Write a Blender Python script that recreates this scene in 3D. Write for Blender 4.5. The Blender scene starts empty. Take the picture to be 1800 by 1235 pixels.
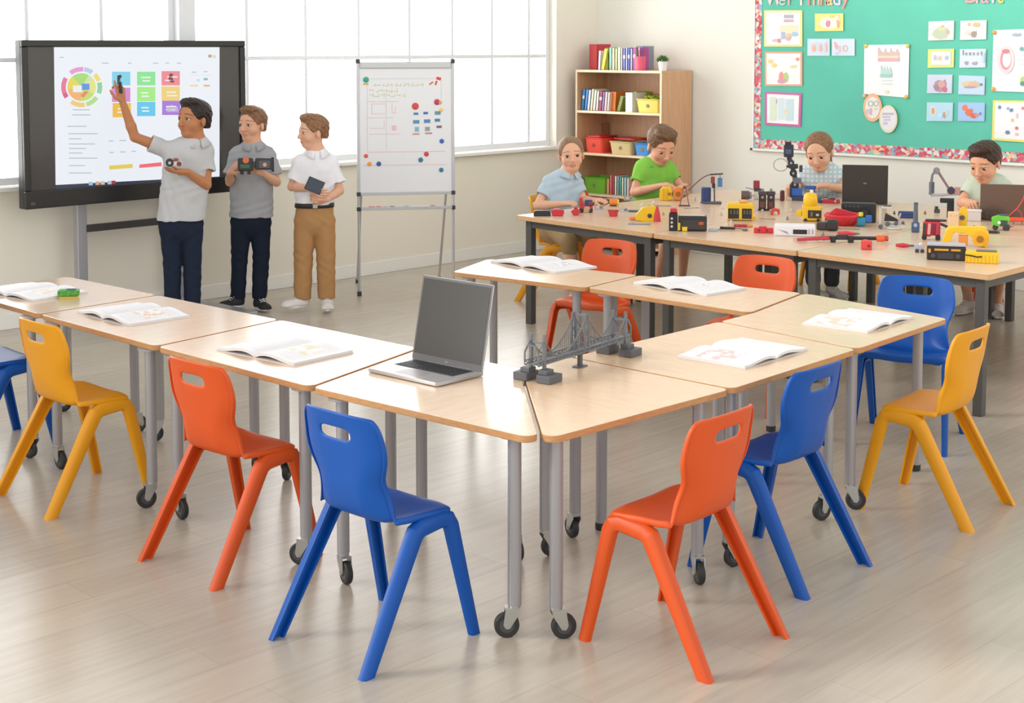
import bpy, math, random
import numpy as np
from mathutils import Vector, Matrix, Euler
random.seed(7)
PI = math.pi
sc = bpy.context.scene
COL = sc.collection

# ------------------------------------------------------------------ camera
F_PX, HOR, PITCH, YAW, CAM_H = 2585.0, 80.0, math.radians(4.5), math.radians(43.2), 1.93
CY = HOR + F_PX*math.tan(PITCH)
cR = Vector((math.sin(YAW), -math.cos(YAW), 0))
cF0 = Vector((math.cos(YAW), math.sin(YAW), 0)); UPV = Vector((0, 0, 1))
cF = cF0*math.cos(PITCH) - UPV*math.sin(PITCH)
cU = UPV*math.cos(PITCH) + cF0*math.sin(PITCH)
cam = bpy.data.objects.new('camera', bpy.data.cameras.new('camera'))
COL.objects.link(cam)
cam.matrix_world = Matrix(((cR.x, cU.x, -cF.x, 0), (cR.y, cU.y, -cF.y, 0), (cR.z, cU.z, -cF.z, CAM_H), (0, 0, 0, 1)))
cam.data.sensor_width = 36; cam.data.lens = F_PX/1800*36
cam.data.shift_y = -(617.5 - CY)/1800
cam.data.clip_end = 200
sc.camera = cam

def ray(x, y): return cR*((x-900)/F_PX) + cF - cU*((y-CY)/F_PX)
def at(x, y, z=0.0):            # the point at height z seen there
    d = ray(x, y); t = (z-CAM_H)/d.z; return Vector((0, 0, CAM_H)) + d*t
def ony(x, y, Y):
    d = ray(x, y); return Vector((0, 0, CAM_H)) + d*(Y/d.y)
def onx(x, y, X):
    d = ray(x, y); return Vector((0, 0, CAM_H)) + d*(X/d.x)

# ------------------------------------------------------------------ light
sc.view_settings.view_transform = 'Standard'; sc.view_settings.look = 'None'
sc.view_settings.gamma = 1.0; sc.view_settings.use_curve_mapping = False
sc.view_settings.exposure = 0.0
sc.cycles.use_denoising = True
sc.cycles.max_bounces = 6; sc.cycles.diffuse_bounces = 3; sc.cycles.glossy_bounces = 3
sc.cycles.sample_clamp_indirect = 6
W = bpy.data.worlds.new('daylight'); sc.world = W; W.use_nodes = True
nt = W.node_tree; N = nt.nodes; Lk = nt.links; N.clear()
tc = N.new('ShaderNodeTexCoord'); sep = N.new('ShaderNodeSeparateXYZ'); Lk.new(tc.outputs['Generated'], sep.inputs[0])
# fill added for the walls: sky slightly brighter from the back of the room
mr = N.new('ShaderNodeMapRange'); mr.inputs[1].default_value = -0.6; mr.inputs[2].default_value = 0.6
mr.inputs[3].default_value = 1.75; mr.inputs[4].default_value = 1.5
Lk.new(sep.outputs['Y'], mr.inputs[0])
no = N.new('ShaderNodeTexNoise'); no.inputs['Scale'].default_value = 9; no.inputs['Detail'].default_value = 6
Lk.new(tc.outputs['Generated'], no.inputs['Vector'])
cr = N.new('ShaderNodeValToRGB'); cr.color_ramp.elements[0].position = .48; cr.color_ramp.elements[0].color = (1, 1, 1, 1)
cr.color_ramp.elements[1].position = .66; cr.color_ramp.elements[1].color = (.76, .80, .68, 1)
Lk.new(no.outputs['Fac'], cr.inputs[0])
# pale leaves only near the horizon
mh = N.new('ShaderNodeMapRange'); mh.inputs[1].default_value = .12; mh.inputs[2].default_value = -.02
mh.inputs[3].default_value = 0; mh.inputs[4].default_value = 1
Lk.new(sep.outputs['Z'], mh.inputs[0])
mx = N.new('ShaderNodeMix'); mx.data_type = 'RGBA'; mx.inputs[6].default_value = (1, 1, 1, 1)
Lk.new(mh.outputs[0], mx.inputs[0]); Lk.new(cr.outputs[0], mx.inputs[7])
mz = N.new('ShaderNodeMapRange'); mz.inputs[1].default_value = .15; mz.inputs[2].default_value = .95
mz.inputs[3].default_value = 1.0; mz.inputs[4].default_value = .32
Lk.new(sep.outputs['Z'], mz.inputs[0])
mm = N.new('ShaderNodeMath'); mm.operation = 'MULTIPLY'; Lk.new(mr.outputs[0], mm.inputs[0]); Lk.new(mz.outputs[0], mm.inputs[1])
# the low sky outside the windows is brightest
my = N.new('ShaderNodeMapRange'); my.inputs[1].default_value = .25; my.inputs[2].default_value = .55; my.inputs[3].default_value = 0; my.inputs[4].default_value = 4.6
Lk.new(sep.outputs['Y'], my.inputs[0])
m3 = N.new('ShaderNodeMapRange'); m3.inputs[1].default_value = .30; m3.inputs[2].default_value = .60; m3.inputs[3].default_value = 1; m3.inputs[4].default_value = 0
Lk.new(sep.outputs['Z'], m3.inputs[0])
m4 = N.new('ShaderNodeMath'); m4.operation = 'MULTIPLY'; Lk.new(my.outputs[0], m4.inputs[0]); Lk.new(m3.outputs[0], m4.inputs[1])
m5 = N.new('ShaderNodeMath'); m5.operation = 'ADD'; Lk.new(mm.outputs[0], m5.inputs[0]); Lk.new(m4.outputs[0], m5.inputs[1]); mm = m5
bg = N.new('ShaderNodeBackground'); Lk.new(mx.outputs[2], bg.inputs[0]); Lk.new(mm.outputs[0], bg.inputs[1])
wo = N.new('ShaderNodeOutputWorld'); Lk.new(bg.outputs[0], wo.inputs[0])

sun = bpy.data.objects.new('sun', bpy.data.lights.new('sun', 'SUN')); COL.objects.link(sun)
sun.data.energy = 1.6; sun.data.angle = math.radians(14); sun.data.color = (1, .96, .88)
sun.location = (4, 14, 6)
sun.rotation_euler = Vector((.62, -.62, -.48)).to_track_quat('-Z', 'Y').to_euler()

# ------------------------------------------------------------------ materials
MATS = {}
def mat(name, col, rough=.5, metal=0, noise=0, nscale=8, emit=0, alpha=1, coat=0, bump=0, stretch=(1, 1, 1), trans=0, spec=.5, sss=0):
    if name in MATS: return MATS[name]
    m = bpy.data.materials.new(name); m.use_nodes = True; t = m.node_tree; b = t.nodes['Principled BSDF']
    b.inputs['Base Color'].default_value = (*col, 1); b.inputs['Roughness'].default_value = rough; b.inputs['Coat Roughness'].default_value = .12
    b.inputs['Metallic'].default_value = metal; b.inputs['Coat Weight'].default_value = coat
    b.inputs['Specular IOR Level'].default_value = spec
    if trans: b.inputs['Transmission Weight'].default_value = trans
    if sss:
        b.inputs['Subsurface Weight'].default_value = sss; b.inputs['Subsurface Radius'].default_value = (.02, .008, .005)
    if emit:
        b.inputs['Emission Color'].default_value = (*col, 1); b.inputs['Emission Strength'].default_value = emit
    if noise or bump:
        c = t.nodes.new('ShaderNodeTexCoord'); mp = t.nodes.new('ShaderNodeMapping'); mp.inputs['Scale'].default_value = stretch
        n = t.nodes.new('ShaderNodeTexNoise'); n.inputs['Scale'].default_value = nscale; n.inputs['Detail'].default_value = 4
        t.links.new(c.outputs['Object'], mp.inputs[0]); t.links.new(mp.outputs[0], n.inputs['Vector'])
        if noise:
            r = t.nodes.new('ShaderNodeValToRGB'); e = r.color_ramp.elements
            e[0].position = .3; e[1].position = .7
            e[0].color = (*[max(0, v*(1-noise)) for v in col], 1); e[1].color = (*[min(1, v*(1+noise)) for v in col], 1)
            t.links.new(n.outputs['Fac'], r.inputs[0]); t.links.new(r.outputs[0], b.inputs['Base Color'])
        if bump:
            bp = t.nodes.new('ShaderNodeBump'); bp.inputs['Strength'].default_value = bump; bp.inputs['Distance'].default_value = .002
            t.links.new(n.outputs['Fac'], bp.inputs['Height']); t.links.new(bp.outputs[0], b.inputs['Normal'])
    MATS[name] = m; return m
def hexc(h):                       # sRGB hex -> linear
    h = h.lstrip('#'); o = []
    for i in (0, 2, 4):
        v = int(h[i:i+2], 16)/255; o.append(v/12.92 if v <= .04045 else ((v+.055)/1.055)**2.4)
    return tuple(o)
def glow(name, col, e):            # something that gives off its own light
    m = mat(name, (.02, .02, .02), .3); b = m.node_tree.nodes['Principled BSDF']
    b.inputs['Emission Color'].default_value = (*col, 1); b.inputs['Emission Strength'].default_value = e; return m
def cm(h, rough=.5, **k): return mat('colour_'+h.strip('#')+('_%g' % rough if rough != .5 else '')+('_e' if k.get('emit') else ''), hexc(h), rough, **k)

# ------------------------------------------------------------------ mesh helpers
class MB:
    def __init__(s): s.V = []; s.F = []; s.M = []; s.SM = []
    def add(s, vs, fs, m=0, T=None, sm=False):
        o = len(s.V)
        for v in vs:
            v = Vector(v)
            if T is not None: v = T @ v
            s.V.append(v)
        for f in fs: s.F.append([i+o for i in f]); s.M.append(m); s.SM.append(sm)
        return s
    def box(s, c, d, m=0, rz=0, R=None, T=None):
        x, y, z = [k/2 for k in d]
        vs = [Vector((i, j, k)) for i in (-x, x) for j in (-y, y) for k in (-z, z)]
        Rm = R if R is not None else Matrix.Rotation(rz, 3, 'Z')
        vs = [Rm @ v + Vector(c) for v in vs]
        return s.add(vs, [(0, 1, 3, 2), (4, 6, 7, 5), (0, 4, 5, 1), (2, 3, 7, 6), (0, 2, 6, 4), (1, 5, 7, 3)], m, T)
    def tube(s, pts, r, n=12, m=0, cap=True, T=None, flat=1):
        P = [Vector(p) for p in pts]; k = len(P); R = r if isinstance(r, (list, tuple)) else [r]*k
        vs = []; fs = []; u0 = None
        for i in range(k):
            t = (P[min(i+1, k-1)] - P[max(i-1, 0)]).normalized()
            if u0 is None:
                u0 = t.orthogonal().normalized()
            else:
                u0 = (u0 - t*u0.dot(t)).normalized()
            w = t.cross(u0)
            for j in range(n):
                a = 2*PI*j/n; vs.append(P[i] + (u0*math.cos(a)*flat + w*math.sin(a))*R[i])
        for i in range(k-1):
            for j in range(n):
                a, b = i*n+j, i*n+(j+1) % n; fs.append((a, b, b+n, a+n))
        s.add(vs, fs, m, T, True)
        if cap: s.add(vs[:n], [tuple(range(n))[::-1]], m, T); s.add(vs[-n:], [tuple(range(n))], m, T)
        return s
    def lathe(s, prof, c=(0, 0, 0), n=24, m=0, R=None, T=None):
        vs = []; fs = []; k = len(prof); Rm = R if R is not None else Matrix.Identity(3)
        for r, z in prof:
            for j in range(n):
                a = 2*PI*j/n; vs.append(Rm @ Vector((r*math.cos(a), r*math.sin(a), z)) + Vector(c))
        for i in range(k-1):
            for j in range(n):
                a, b = i*n+j, i*n+(j+1) % n; fs.append((a, b, b+n, a+n))
        s.add(vs, fs, m, T, True)
        s.add(vs[:n], [tuple(range(n))[::-1]], m, T); s.add(vs[-n:], [tuple(range(n))], m, T)
        return s
    def cyl(s, c, r, h, axis='Z', n=20, m=0, T=None):
        R = {'Z': Matrix.Identity(3), 'X': Matrix.Rotation(PI/2, 3, 'Y'), 'Y': Matrix.Rotation(-PI/2, 3, 'X')}[axis] if isinstance(axis, str) else axis
        return s.lathe([(r, -h/2), (r, h/2)], c, n, m, R, T)
    def ell(s, c, r, n=16, m=0, R=None, T=None):
        vs = []; fs = []; h = n//2; Rm = R if R is not None else Matrix.Identity(3); c = Vector(c)
        for i in range(1, h):
            p = PI*i/h
            for j in range(n):
                a = 2*PI*j/n
                vs.append(Rm @ Vector((r[0]*math.sin(p)*math.cos(a), r[1]*math.sin(p)*math.sin(a), r[2]*math.cos(p))) + c)
        for i in range(h-2):
            for j in range(n):
                a, b = i*n+j, i*n+(j+1) % n; fs.append((a, a+n, b+n, b))
        k = len(vs); vs += [Rm @ Vector((0, 0, r[2])) + c, Rm @ Vector((0, 0, -r[2])) + c]
        for j in range(n):
            fs.append((k, j, (j+1) % n)); q = (h-2)*n; fs.append((k+1, q+(j+1) % n, q+j))
        return s.add(vs, fs, m, T, True)
    def prism(s, poly, z0, z1, mt=0, ms=0, T=None):
        n = len(poly); vs = [(x, y, z0) for x, y in poly] + [(x, y, z1) for x, y in poly]
        s.add(vs, [tuple(range(n, 2*n))], mt, T); s.add(vs, [tuple(range(n))[::-1]], ms, T)
        s.add(vs, [(i, (i+1) % n, (i+1) % n+n, i+n) for i in range(n)], ms, T)
        return s
    def build(s, name, mats, parent=None, loc=None, rot=None, angle=35, bevel=0, segs=2):
        me = bpy.data.meshes.new(name); me.from_pydata([tuple(v) for v in s.V], [], s.F)
        if not isinstance(mats, (list, tuple)): mats = [mats]
        for q in mats: me.materials.append(q)
        me.polygons.foreach_set('material_index', s.M)
        import bmesh
        b = bmesh.new(); b.from_mesh(me); bmesh.ops.remove_doubles(b, verts=b.verts, dist=1e-5)
        bmesh.ops.recalc_face_normals(b, faces=b.faces); b.to_mesh(me); b.free()
        me.shade_smooth(); me.set_sharp_from_angle(angle=math.radians(angle))
        o = bpy.data.objects.new(name, me); COL.objects.link(o)
        if parent is not None: o.parent = parent
        if loc is not None: o.location = loc
        if rot is not None: o.rotation_euler = rot
        if bevel:
            bv = o.modifiers.new('bevel', 'BEVEL'); bv.width = bevel; bv.segments = segs; bv.limit_method = 'ANGLE'; bv.harden_normals = True
        return o
def rounded(poly, r, k=5):
    out = []; n = len(poly)
    for i in range(n):
        p0, p, p1 = Vector(poly[i-1]), Vector(poly[i]), Vector(poly[(i+1) % n])
        a = (p0-p).normalized(); b = (p1-p).normalized(); an = a.angle(b); rr = r[i] if isinstance(r, (list, tuple)) else r
        if rr <= 0: out.append(tuple(p)); continue
        d = rr/math.tan(an/2); c = p + (a+b).normalized()*(rr/math.sin(an/2))
        s = p + a*d; e = p + b*d; v0 = s-c; v1 = e-c; w = v0.angle_signed(v1)
        for j in range(k+1):
            t = -w*j/k; q = Vector((v0.x*math.cos(t)-v0.y*math.sin(t), v0.x*math.sin(t)+v0.y*math.cos(t))) + c
            out.append((q.x, q.y))
    return out
def tag(o, label=None, cat=None, group=None, kind=None):
    if label: o['label'] = label
    if cat: o['category'] = cat
    if group: o['group'] = group
    if kind: o['kind'] = kind
    return o
def empty(name, loc=(0, 0, 0), rz=0, label=None, cat=None, group=None, scale=1):
    o = bpy.data.objects.new(name, None); COL.objects.link(o); o.location = loc; o.rotation_euler = (0, 0, rz)
    o.scale = (scale,)*3; o.empty_display_size = .05
    return tag(o, label, cat, group)
def copy_tree(o, parent=None):
    c = o.copy(); COL.objects.link(c); c.parent = parent
    for ch in list(o.children): copy_tree(ch, c)
    return c
def struct(o): o['kind'] = 'structure'; return o
# ------------------------------------------------------------------ room
YW, XW, WH = 9.3, 11.15, 4.4
def floor_mat():
    m = bpy.data.materials.new('floor_vinyl_planks'); m.use_nodes = True; t = m.node_tree; b = t.nodes['Principled BSDF']
    c = t.nodes.new('ShaderNodeTexCoord'); mp = t.nodes.new('ShaderNodeMapping')
    mp.inputs['Rotation'].default_value = (0, 0, math.radians(2))
    t.links.new(c.outputs['Object'], mp.inputs[0])
    br = t.nodes.new('ShaderNodeTexBrick'); br.inputs['Scale'].default_value = 1
    br.inputs['Color1'].default_value = (*hexc('c9bfae'), 1); br.inputs['Color2'].default_value = (*hexc('c3b8a8'), 1)
    br.inputs['Mortar'].default_value = (*hexc('bdb2a2'), 1); br.inputs['Mortar Size'].default_value = .0025
    br.inputs['Brick Width'].default_value = 1.25; br.inputs['Row Height'].default_value = .2; br.inputs['Bias'].default_value = 0
    t.links.new(mp.outputs[0], br.inputs['Vector'])
    m2 = t.nodes.new('ShaderNodeMapping'); m2.inputs['Scale'].default_value = (1.2, 14, 1); m2.inputs['Rotation'].default_value = (0, 0, math.radians(2))
    t.links.new(c.outputs['Object'], m2.inputs[0])
    n = t.nodes.new('ShaderNodeTexNoise'); n.inputs['Scale'].default_value = 2.2; n.inputs['Detail'].default_value = 6
    t.links.new(m2.outputs[0], n.inputs['Vector'])
    r = t.nodes.new('ShaderNodeValToRGB'); r.color_ramp.elements[0].color = (.86, .85, .84, 1); r.color_ramp.elements[1].color = (1, 1, 1, 1)
    r.color_ramp.elements[0].position = .3; r.color_ramp.elements[1].position = .7
    t.links.new(n.outputs['Fac'], r.inputs[0])
    x = t.nodes.new('ShaderNodeMix'); x.data_type = 'RGBA'; x.blend_type = 'MULTIPLY'; x.inputs[0].default_value = .8
    t.links.new(br.outputs['Color'], x.inputs[6]); t.links.new(r.outputs[0], x.inputs[7])
    t.links.new(x.outputs[2], b.inputs['Base Color']); b.inputs['Roughness'].default_value = .27
    b.inputs['Specular IOR Level'].default_value = .6
    return m
M_WALLW = mat('cream_wall_paint', hexc('efe9da'), .8, bump=.03, nscale=60)
M_WALLR = mat('white_wall_paint', hexc('f0ede3'), .8, bump=.03, nscale=60)
M_TRIM = mat('white_gloss_trim', hexc('f4f2ec'), .4)
M_FRAME = mat('window_frame_white', hexc('e9eaec'), .5)
M_GLASS = mat('window_glass', (1, 1, 1), 0.0, trans=1, spec=.3)
M_GLASS.node_tree.nodes['Principled BSDF'].inputs['IOR'].default_value = 1.02

struct(MB().box((5, 3, -.05), (16, 14, .1)).build('floor', floor_mat()))
# window wall: below the sill, header, the far right piece; a pillar between the windows
SILL, TOP = .955, 2.85
WX = [(2.0, 6.31), (6.45, 10.52)]
w = MB(); w.box(((-3+XW)/2, YW+.15, SILL/2), (XW+3, .3, SILL)); w.box(((-3+XW)/2, YW+.15, (TOP+WH)/2), (XW+3, .3, WH-TOP))
w.box(((-3+2.0)/2, YW+.15, (SILL+TOP)/2), (5.0, .3, TOP-SILL)); w.box(((10.52+XW)/2, YW+.15, (SILL+TOP)/2), (XW-10.52, .3, TOP-SILL))
struct(w.build('wall_left', M_WALLW))
struct(MB().box((XW+.1, 3, WH/2), (.2, 13.2, WH)).build('wall_right', M_WALLR))
struct(MB().box((6.38, YW+.12, (SILL+TOP)/2), (.14, .2, TOP-SILL)).build('trim_1', M_FRAME, bevel=.004))
struct(MB().box((6.2, YW-.01, SILL+.005), (8.75, .1, .03)).build('trim_2', M_TRIM, bevel=.006))
struct(MB().box(((-3+XW)/2, YW-.009, .055), (XW+3, .018, .11)).build('baseboard_left', M_TRIM, bevel=.005))
struct(MB().box((XW-.009, 3, .055), (.018, 12.6, .11)).build('baseboard_right', M_TRIM, bevel=.005))
# outside: a pale terrace just beyond the glass
for k, (x0, x1) in enumerate(WX):
    fr = MB(); yf = YW+.12; th = .05
    z0, z1 = SILL+.02, TOP
    fr.box(((x0+x1)/2, yf, z0+th/2), (x1-x0, .07, th)); fr.box(((x0+x1)/2, yf, z1-th/2), (x1-x0, .07, th))
    fr.box((x0+th/2, yf, (z0+z1)/2), (th, .066, z1-z0-2*th)); fr.box((x1-th/2, yf, (z0+z1)/2), (th, .066, z1-z0-2*th))
    root = struct(fr.build('window_%d' % (k+1), M_FRAME, bevel=.004))
    xs = [5.13, 5.71, 4.55, 3.97, 3.39, 2.81] if k == 0 else [6.99, 7.575, 8.14, 8.72, 9.24, 9.75, 10.25]
    for x in xs: MB().box((x, yf, (z0+z1)/2), (.028, .030, z1-z0-2*th)).build('window_mullion', M_FRAME, root, bevel=.003)
    MB().box(((x0+x1)/2, yf, 1.83), (x1-x0-2*th, .038, .032)).build('window_rail', M_FRAME, root, bevel=.003)
    MB().box(((x0+x1)/2, yf, (z0+z1)/2), (x1-x0-2*th, .006, z1-z0-2*th)).build('window_pane', M_GLASS, root)
# ------------------------------------------------------------------ moulded chairs
PL = {'blue': mat('blue_plastic', (.0015, .080, .38), .42, spec=.35, bump=.05, nscale=300),
      'orange': mat('orange_plastic', (.68, .086, .010), .42, spec=.4, bump=.05, nscale=300),
      'yellow': mat('yellow_plastic', (.80, .34, .006), .42, spec=.4, bump=.05, nscale=300)}
CHAIR = {}
def chair_meshes():
    prof = [(.160, .408, .172), (.166, .430, .192), (.150, .446, .203), (.10, .448, .208), (.03, .438, .206), (-.03, .428, .198), (-.075, .428, .188),
            (-.105, .445, .180), (-.125, .480, .172), (-.137, .525, .163), (-.142, .562, .158), (-.145, .596, .172), (-.150, .632, .188), (-.156, .672, .191), (-.160, .694, .188),
            (-.167, .732, .184), (-.173, .759, .176), (-.178, .776, .167), (-.181, .786, .156)]
    ts = [-1, -.92, -.72, -.56, -.46, -.39, -.13, .13, .39, .46, .56, .72, .92, 1]
    V = []; Fc = []
    for i, (x, z, hw) in enumerate(prof):
        for t in ts:
            y = hw*t; a = abs(t)
            dx = dz = 0
            if i >= 7:                                   # back: gently wrapped forward, flanged edges
                f = min(1, (i-6)/3); dx = f*(.030*a**2.2 + .014*max(0, (a-.72)/.28)); dx += (.022, .030, .020, .008)[i-7]*max(0, (a-.5)/.5) if i < 11 else 0
                if i >= 15: dx *= (.95, .9, .85, .8)[i-15]; dz = -.010*a**3*(i-14)/4
            else:                                        # seat: dished, edges a little up
                dz = .010*a**2 + (-.012*max(0, (a-.72)/.28) if i < 4 else .006*max(0, (a-.72)/.28)*(i-3))
                if i <= 1: dx = -.012*a*a
            V.append((x+dx, y, z+dz))
    # rim: every side edge is turned to the outside of the shell
    m0 = len(ts); R_ = []
    for i in range(len(prof)):
        a, b = prof[max(i-1, 0)], prof[min(i+1, len(prof)-1)]; d = Vector((b[0]-a[0], b[2-1]-a[1])).normalized()
        nx, nz = -d.y, d.x; k = .024 if 2 <= i <= 11 else (.023, .022, .021, .020, .018, .016, .014)[i-12] if i > 11 else .012
        row = V[i*m0:(i+1)*m0]; l, r = row[0], row[-1]
        R_ += [(l[0]+nx*k, l[1]-.003, l[2]+nz*k)] + row + [(r[0]+nx*k, r[1]+.003, r[2]+nz*k)]
    V = R_; ts = [-1.01]+ts+[1.01]
    n = len(ts)
    for i in range(len(prof)-1):
        for j in range(n-1):
            if i == 14 and 6 <= j <= 8: continue          # hand slot
            Fc.append((i*n+j, i*n+j+1, (i+1)*n+j+1, (i+1)*n+j))
    me = bpy.data.meshes.new('shell'); me.from_pydata(V, [], Fc)
    o = bpy.data.objects.new('shell', me); COL.objects.link(o)
    s = o.modifiers.new('s', 'SOLIDIFY'); s.thickness = .011; s.offset = -1; s.use_even_offset = False
    q = o.modifiers.new('q', 'SUBSURF'); q.levels = 2; q.render_levels = 2
    ev = o.evaluated_get(bpy.context.evaluated_depsgraph_get())
    full = bpy.data.meshes.new_from_object(ev)
    COL.objects.unlink(o); bpy.data.objects.remove(o)
    nv = len(full.vertices); co = np.empty(nv*3); full.vertices.foreach_get('co', co); co = co.reshape(-1, 3)
    no = np.empty(nv*3); full.vertex_normals.foreach_get('vector', no); no = no.reshape(-1, 3)
    polys = [tuple(p.vertices) for p in full.polygons]
    out = {}
    for nm in ('seat', 'backrest'):
        sel = [p for p in polys if (sum(co[i][2] for i in p)/len(p) > .462 and sum(co[i][0] for i in p)/len(p) < -.05) == (nm == 'backrest')]
        ids = sorted({i for p in sel for i in p}); mp = {v: k for k, v in enumerate(ids)}
        m = bpy.data.meshes.new('chair_'+nm); m.from_pydata([tuple(co[i]) for i in ids], [], [[mp[i] for i in p] for p in sel])
        m.shade_smooth(); m.normals_split_custom_set_from_vertices([tuple(no[i]) for i in ids])
        out[nm] = m
    # side frames: C-shaped section swept rear foot -> knee -> seat front -> front foot
    sec = [(.027, -.015), (.027, .010), (.018, .019), (-.018, .019), (-.027, .010), (-.027, -.015), (-.017, -.015), (-.017, .004), (.017, .004), (.017, -.015)]
    for side, sy in (('l', 1), ('r', -1)):
        path = [(-.238, .224, 0, .86), (-.028, .203, .366, 1.05), (-.012, .202, .392, 1.05), (.012, .202, .404, 1.0), (.105, .200, .412, .95), (.132, .200, .405, .95), (.148, .201, .380, .92), (.232, .222, 0, .66)]
        rings = []
        for i, (x, y, z, k) in enumerate(path):
            p = Vector((x, 0, z)); a = Vector((path[max(i-1, 0)][0], 0, path[max(i-1, 0)][2])); b = Vector((path[min(i+1, 7)][0], 0, path[min(i+1, 7)][2]))
            if i in (0, 7): u = Vector((1 if i == 0 else -1, 0, 0)); kk = k*1.12
            else:
                d1 = (p-a).normalized(); d2 = (b-p).normalized(); t = (d1+d2).normalized(); u = Vector((t.z, 0, -t.x)); kk = k/max(.7, t.dot(d1))
            rings.append([Vector((x+u.x*su*kk, sy*(y+sv*k), z+u.z*su*kk)) for su, sv in sec])
        ns = len(sec)
        for nm, i0, i1 in (('rear_leg', 0, 2), ('side_rail', 2, 5), ('front_leg', 5, 7)):
            mb = MB(); vs = [v for r in rings[i0:i1+1] for v in r]
            fs = [(i*ns+j, i*ns+(j+1) % ns, (i+1)*ns+(j+1) % ns, (i+1)*ns+j) for i in range(i1-i0) for j in range(ns)]
            mb.add(vs, fs)
            for r in (rings[i0], rings[i1]): mb.add(r, [(0, 1, 2, 7, 8, 9), (2, 3, 6, 7), (3, 4, 5, 6)])
            ob = mb.build(nm, [], angle=58); out[nm+side] = ob.data; bpy.data.objects.remove(ob)
    return out
CM_ = chair_meshes()
def make_chair(colour, label):
    root = empty('moulded_chair', (0, 0, 0), 0, label, 'chair', 'moulded plastic school chairs')
    for nm, part in (('seat', 'seat'), ('backrest', 'backrest'), ('rear_legl', 'leg'), ('rear_legr', 'leg'), ('front_legl', 'leg'), ('front_legr', 'leg'), ('side_raill', 'side_rail'), ('side_railr', 'side_rail')):
        me = CM_[nm].copy(); me.materials.clear(); me.materials.append(PL[colour])
        o = bpy.data.objects.new(part, me); COL.objects.link(o); o.parent = root
    return root
PROTO = {}
def chair(colour, x, y, deg, label, scale=1):
    if colour not in PROTO: r = PROTO[colour] = make_chair(colour, label)
    else: r = copy_tree(PROTO[colour])
    r.location = (x, y, 0); r.rotation_euler = (0, 0, math.radians(deg)); r.scale = (scale,)*3; r['label'] = label
    return r
# chair +x is forward
chair('blue', 3.115, 3.535, 0, 'blue moulded chair in the foreground, its back to the silver laptop table')
chair('orange', 3.235, 4.49, 1, 'orange moulded chair between the front blue chair and the near yellow chair')
chair('yellow', 3.24, 5.625, -1, 'yellow moulded chair at the left tables beside the half cropped blue chair')
chair('blue', 3.36, 6.60, -3, 'blue moulded chair cropped by the left edge of the photo')
chair('orange', 3.785, 2.79, 92, 'orange moulded chair nearest on the right, at the table with the grey bridge')
chair('blue', 4.575, 2.935, 91, 'blue moulded chair on the right between the front orange and the yellow chair')
chair('yellow', 5.625, 2.85, 94, 'yellow moulded chair at the right end, seen from behind beside the table corner')
chair('orange', 6.55, 5.47, 186, 'orange moulded chair facing the camera behind the table with two open books, farther left')
chair('orange', 6.60, 4.42, 186, 'orange moulded chair facing the camera, tucked behind the middle of the far table')
chair('blue', 6.52, 3.45, 196, 'blue moulded chair facing the camera behind the right corner of the tables')

# ------------------------------------------------------------------ tables of the U
def wood(name, top, along=(1, 12, 1), coat=.45):
    return mat(name, hexc(top), .24, noise=.05, nscale=5, stretch=along, spec=.6, coat=coat)
M_BEECH = wood('beech_laminate_top', 'e8c8a8', (2, 14, 1)); M_BEECH2 = wood('beech_laminate_cross', 'e8c6a2', (14, 2, 1), .12); M_BEECH4 = wood('beech_laminate_far', 'e8c6a2', (2, 14, 1), .12)
M_EDGE = mat('plywood_edge', hexc('c3905e'), .5, noise=.15, nscale=30, stretch=(1, 1, 12))
M_LEG = mat('silver_painted_tube', hexc('a3a1a3'), .38, metal=.35)
M_ZINC = mat('zinc_castor_fork', hexc('b9bab5'), .3, metal=.8)
M_RUB = mat('black_rubber_wheel', hexc('2c2c2d'), .55); M_RUBD = mat('dark_wheel_hub', hexc('4a4a4b'), .45)
TH = .70
def castor(leg, x, y, ang, sz=1.0):
    d = Vector((math.cos(ang), math.sin(ang), 0)); n = Vector((-d.y, d.x, 0))
    T = Matrix.Translation((x, y, 0)) @ Matrix.Rotation(ang, 4, 'Z')
    f = MB(); f.cyl((0, 0, .107), .020, .012, m=0, T=T); f.box((.008, 0, .098), (.048, .036, .008), T=T)
    for s in (-1, 1):
        f.add([(-.014, s*.016, .10), (.03, s*.016, .10), (.038, s*.016, .045), (.028, s*.016, .032), (.016, s*.016, .034), (-.016, s*.016, .085),
               (-.014, s*.0195, .10), (.03, s*.0195, .10), (.038, s*.0195, .045), (.028, s*.0195, .032), (.016, s*.0195, .034), (-.016, s*.0195, .085)],
              [(0, 1, 2, 3, 4, 5), (6, 7, 8, 9, 10, 11)] + [(i, (i+1) % 6, (i+1) % 6+6, i+6) for i in range(6)], T=T)
    f.cyl((.026, 0, .042), .008, .044, 'Y', m=0, T=T)
    f.build('castor_fork', M_ZINC, leg)
    w = MB(); R = Matrix.Rotation(-PI/2, 3, 'X')
    w.lathe([(.024, -.0125), (.037, -.0125), (.0415, -.008), (.0415, .008), (.037, .0125), (.024, .0125)], (.026, 0, .0415), 28, 0, R, T)
    w.lathe([(.006, -.0135), (.024, -.0128), (.024, .0128), (.006, .0135)], (.026, 0, .0415), 20, 1, R, T)
    w.build('castor_wheel', [M_RUB, M_RUBD], leg)
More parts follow.
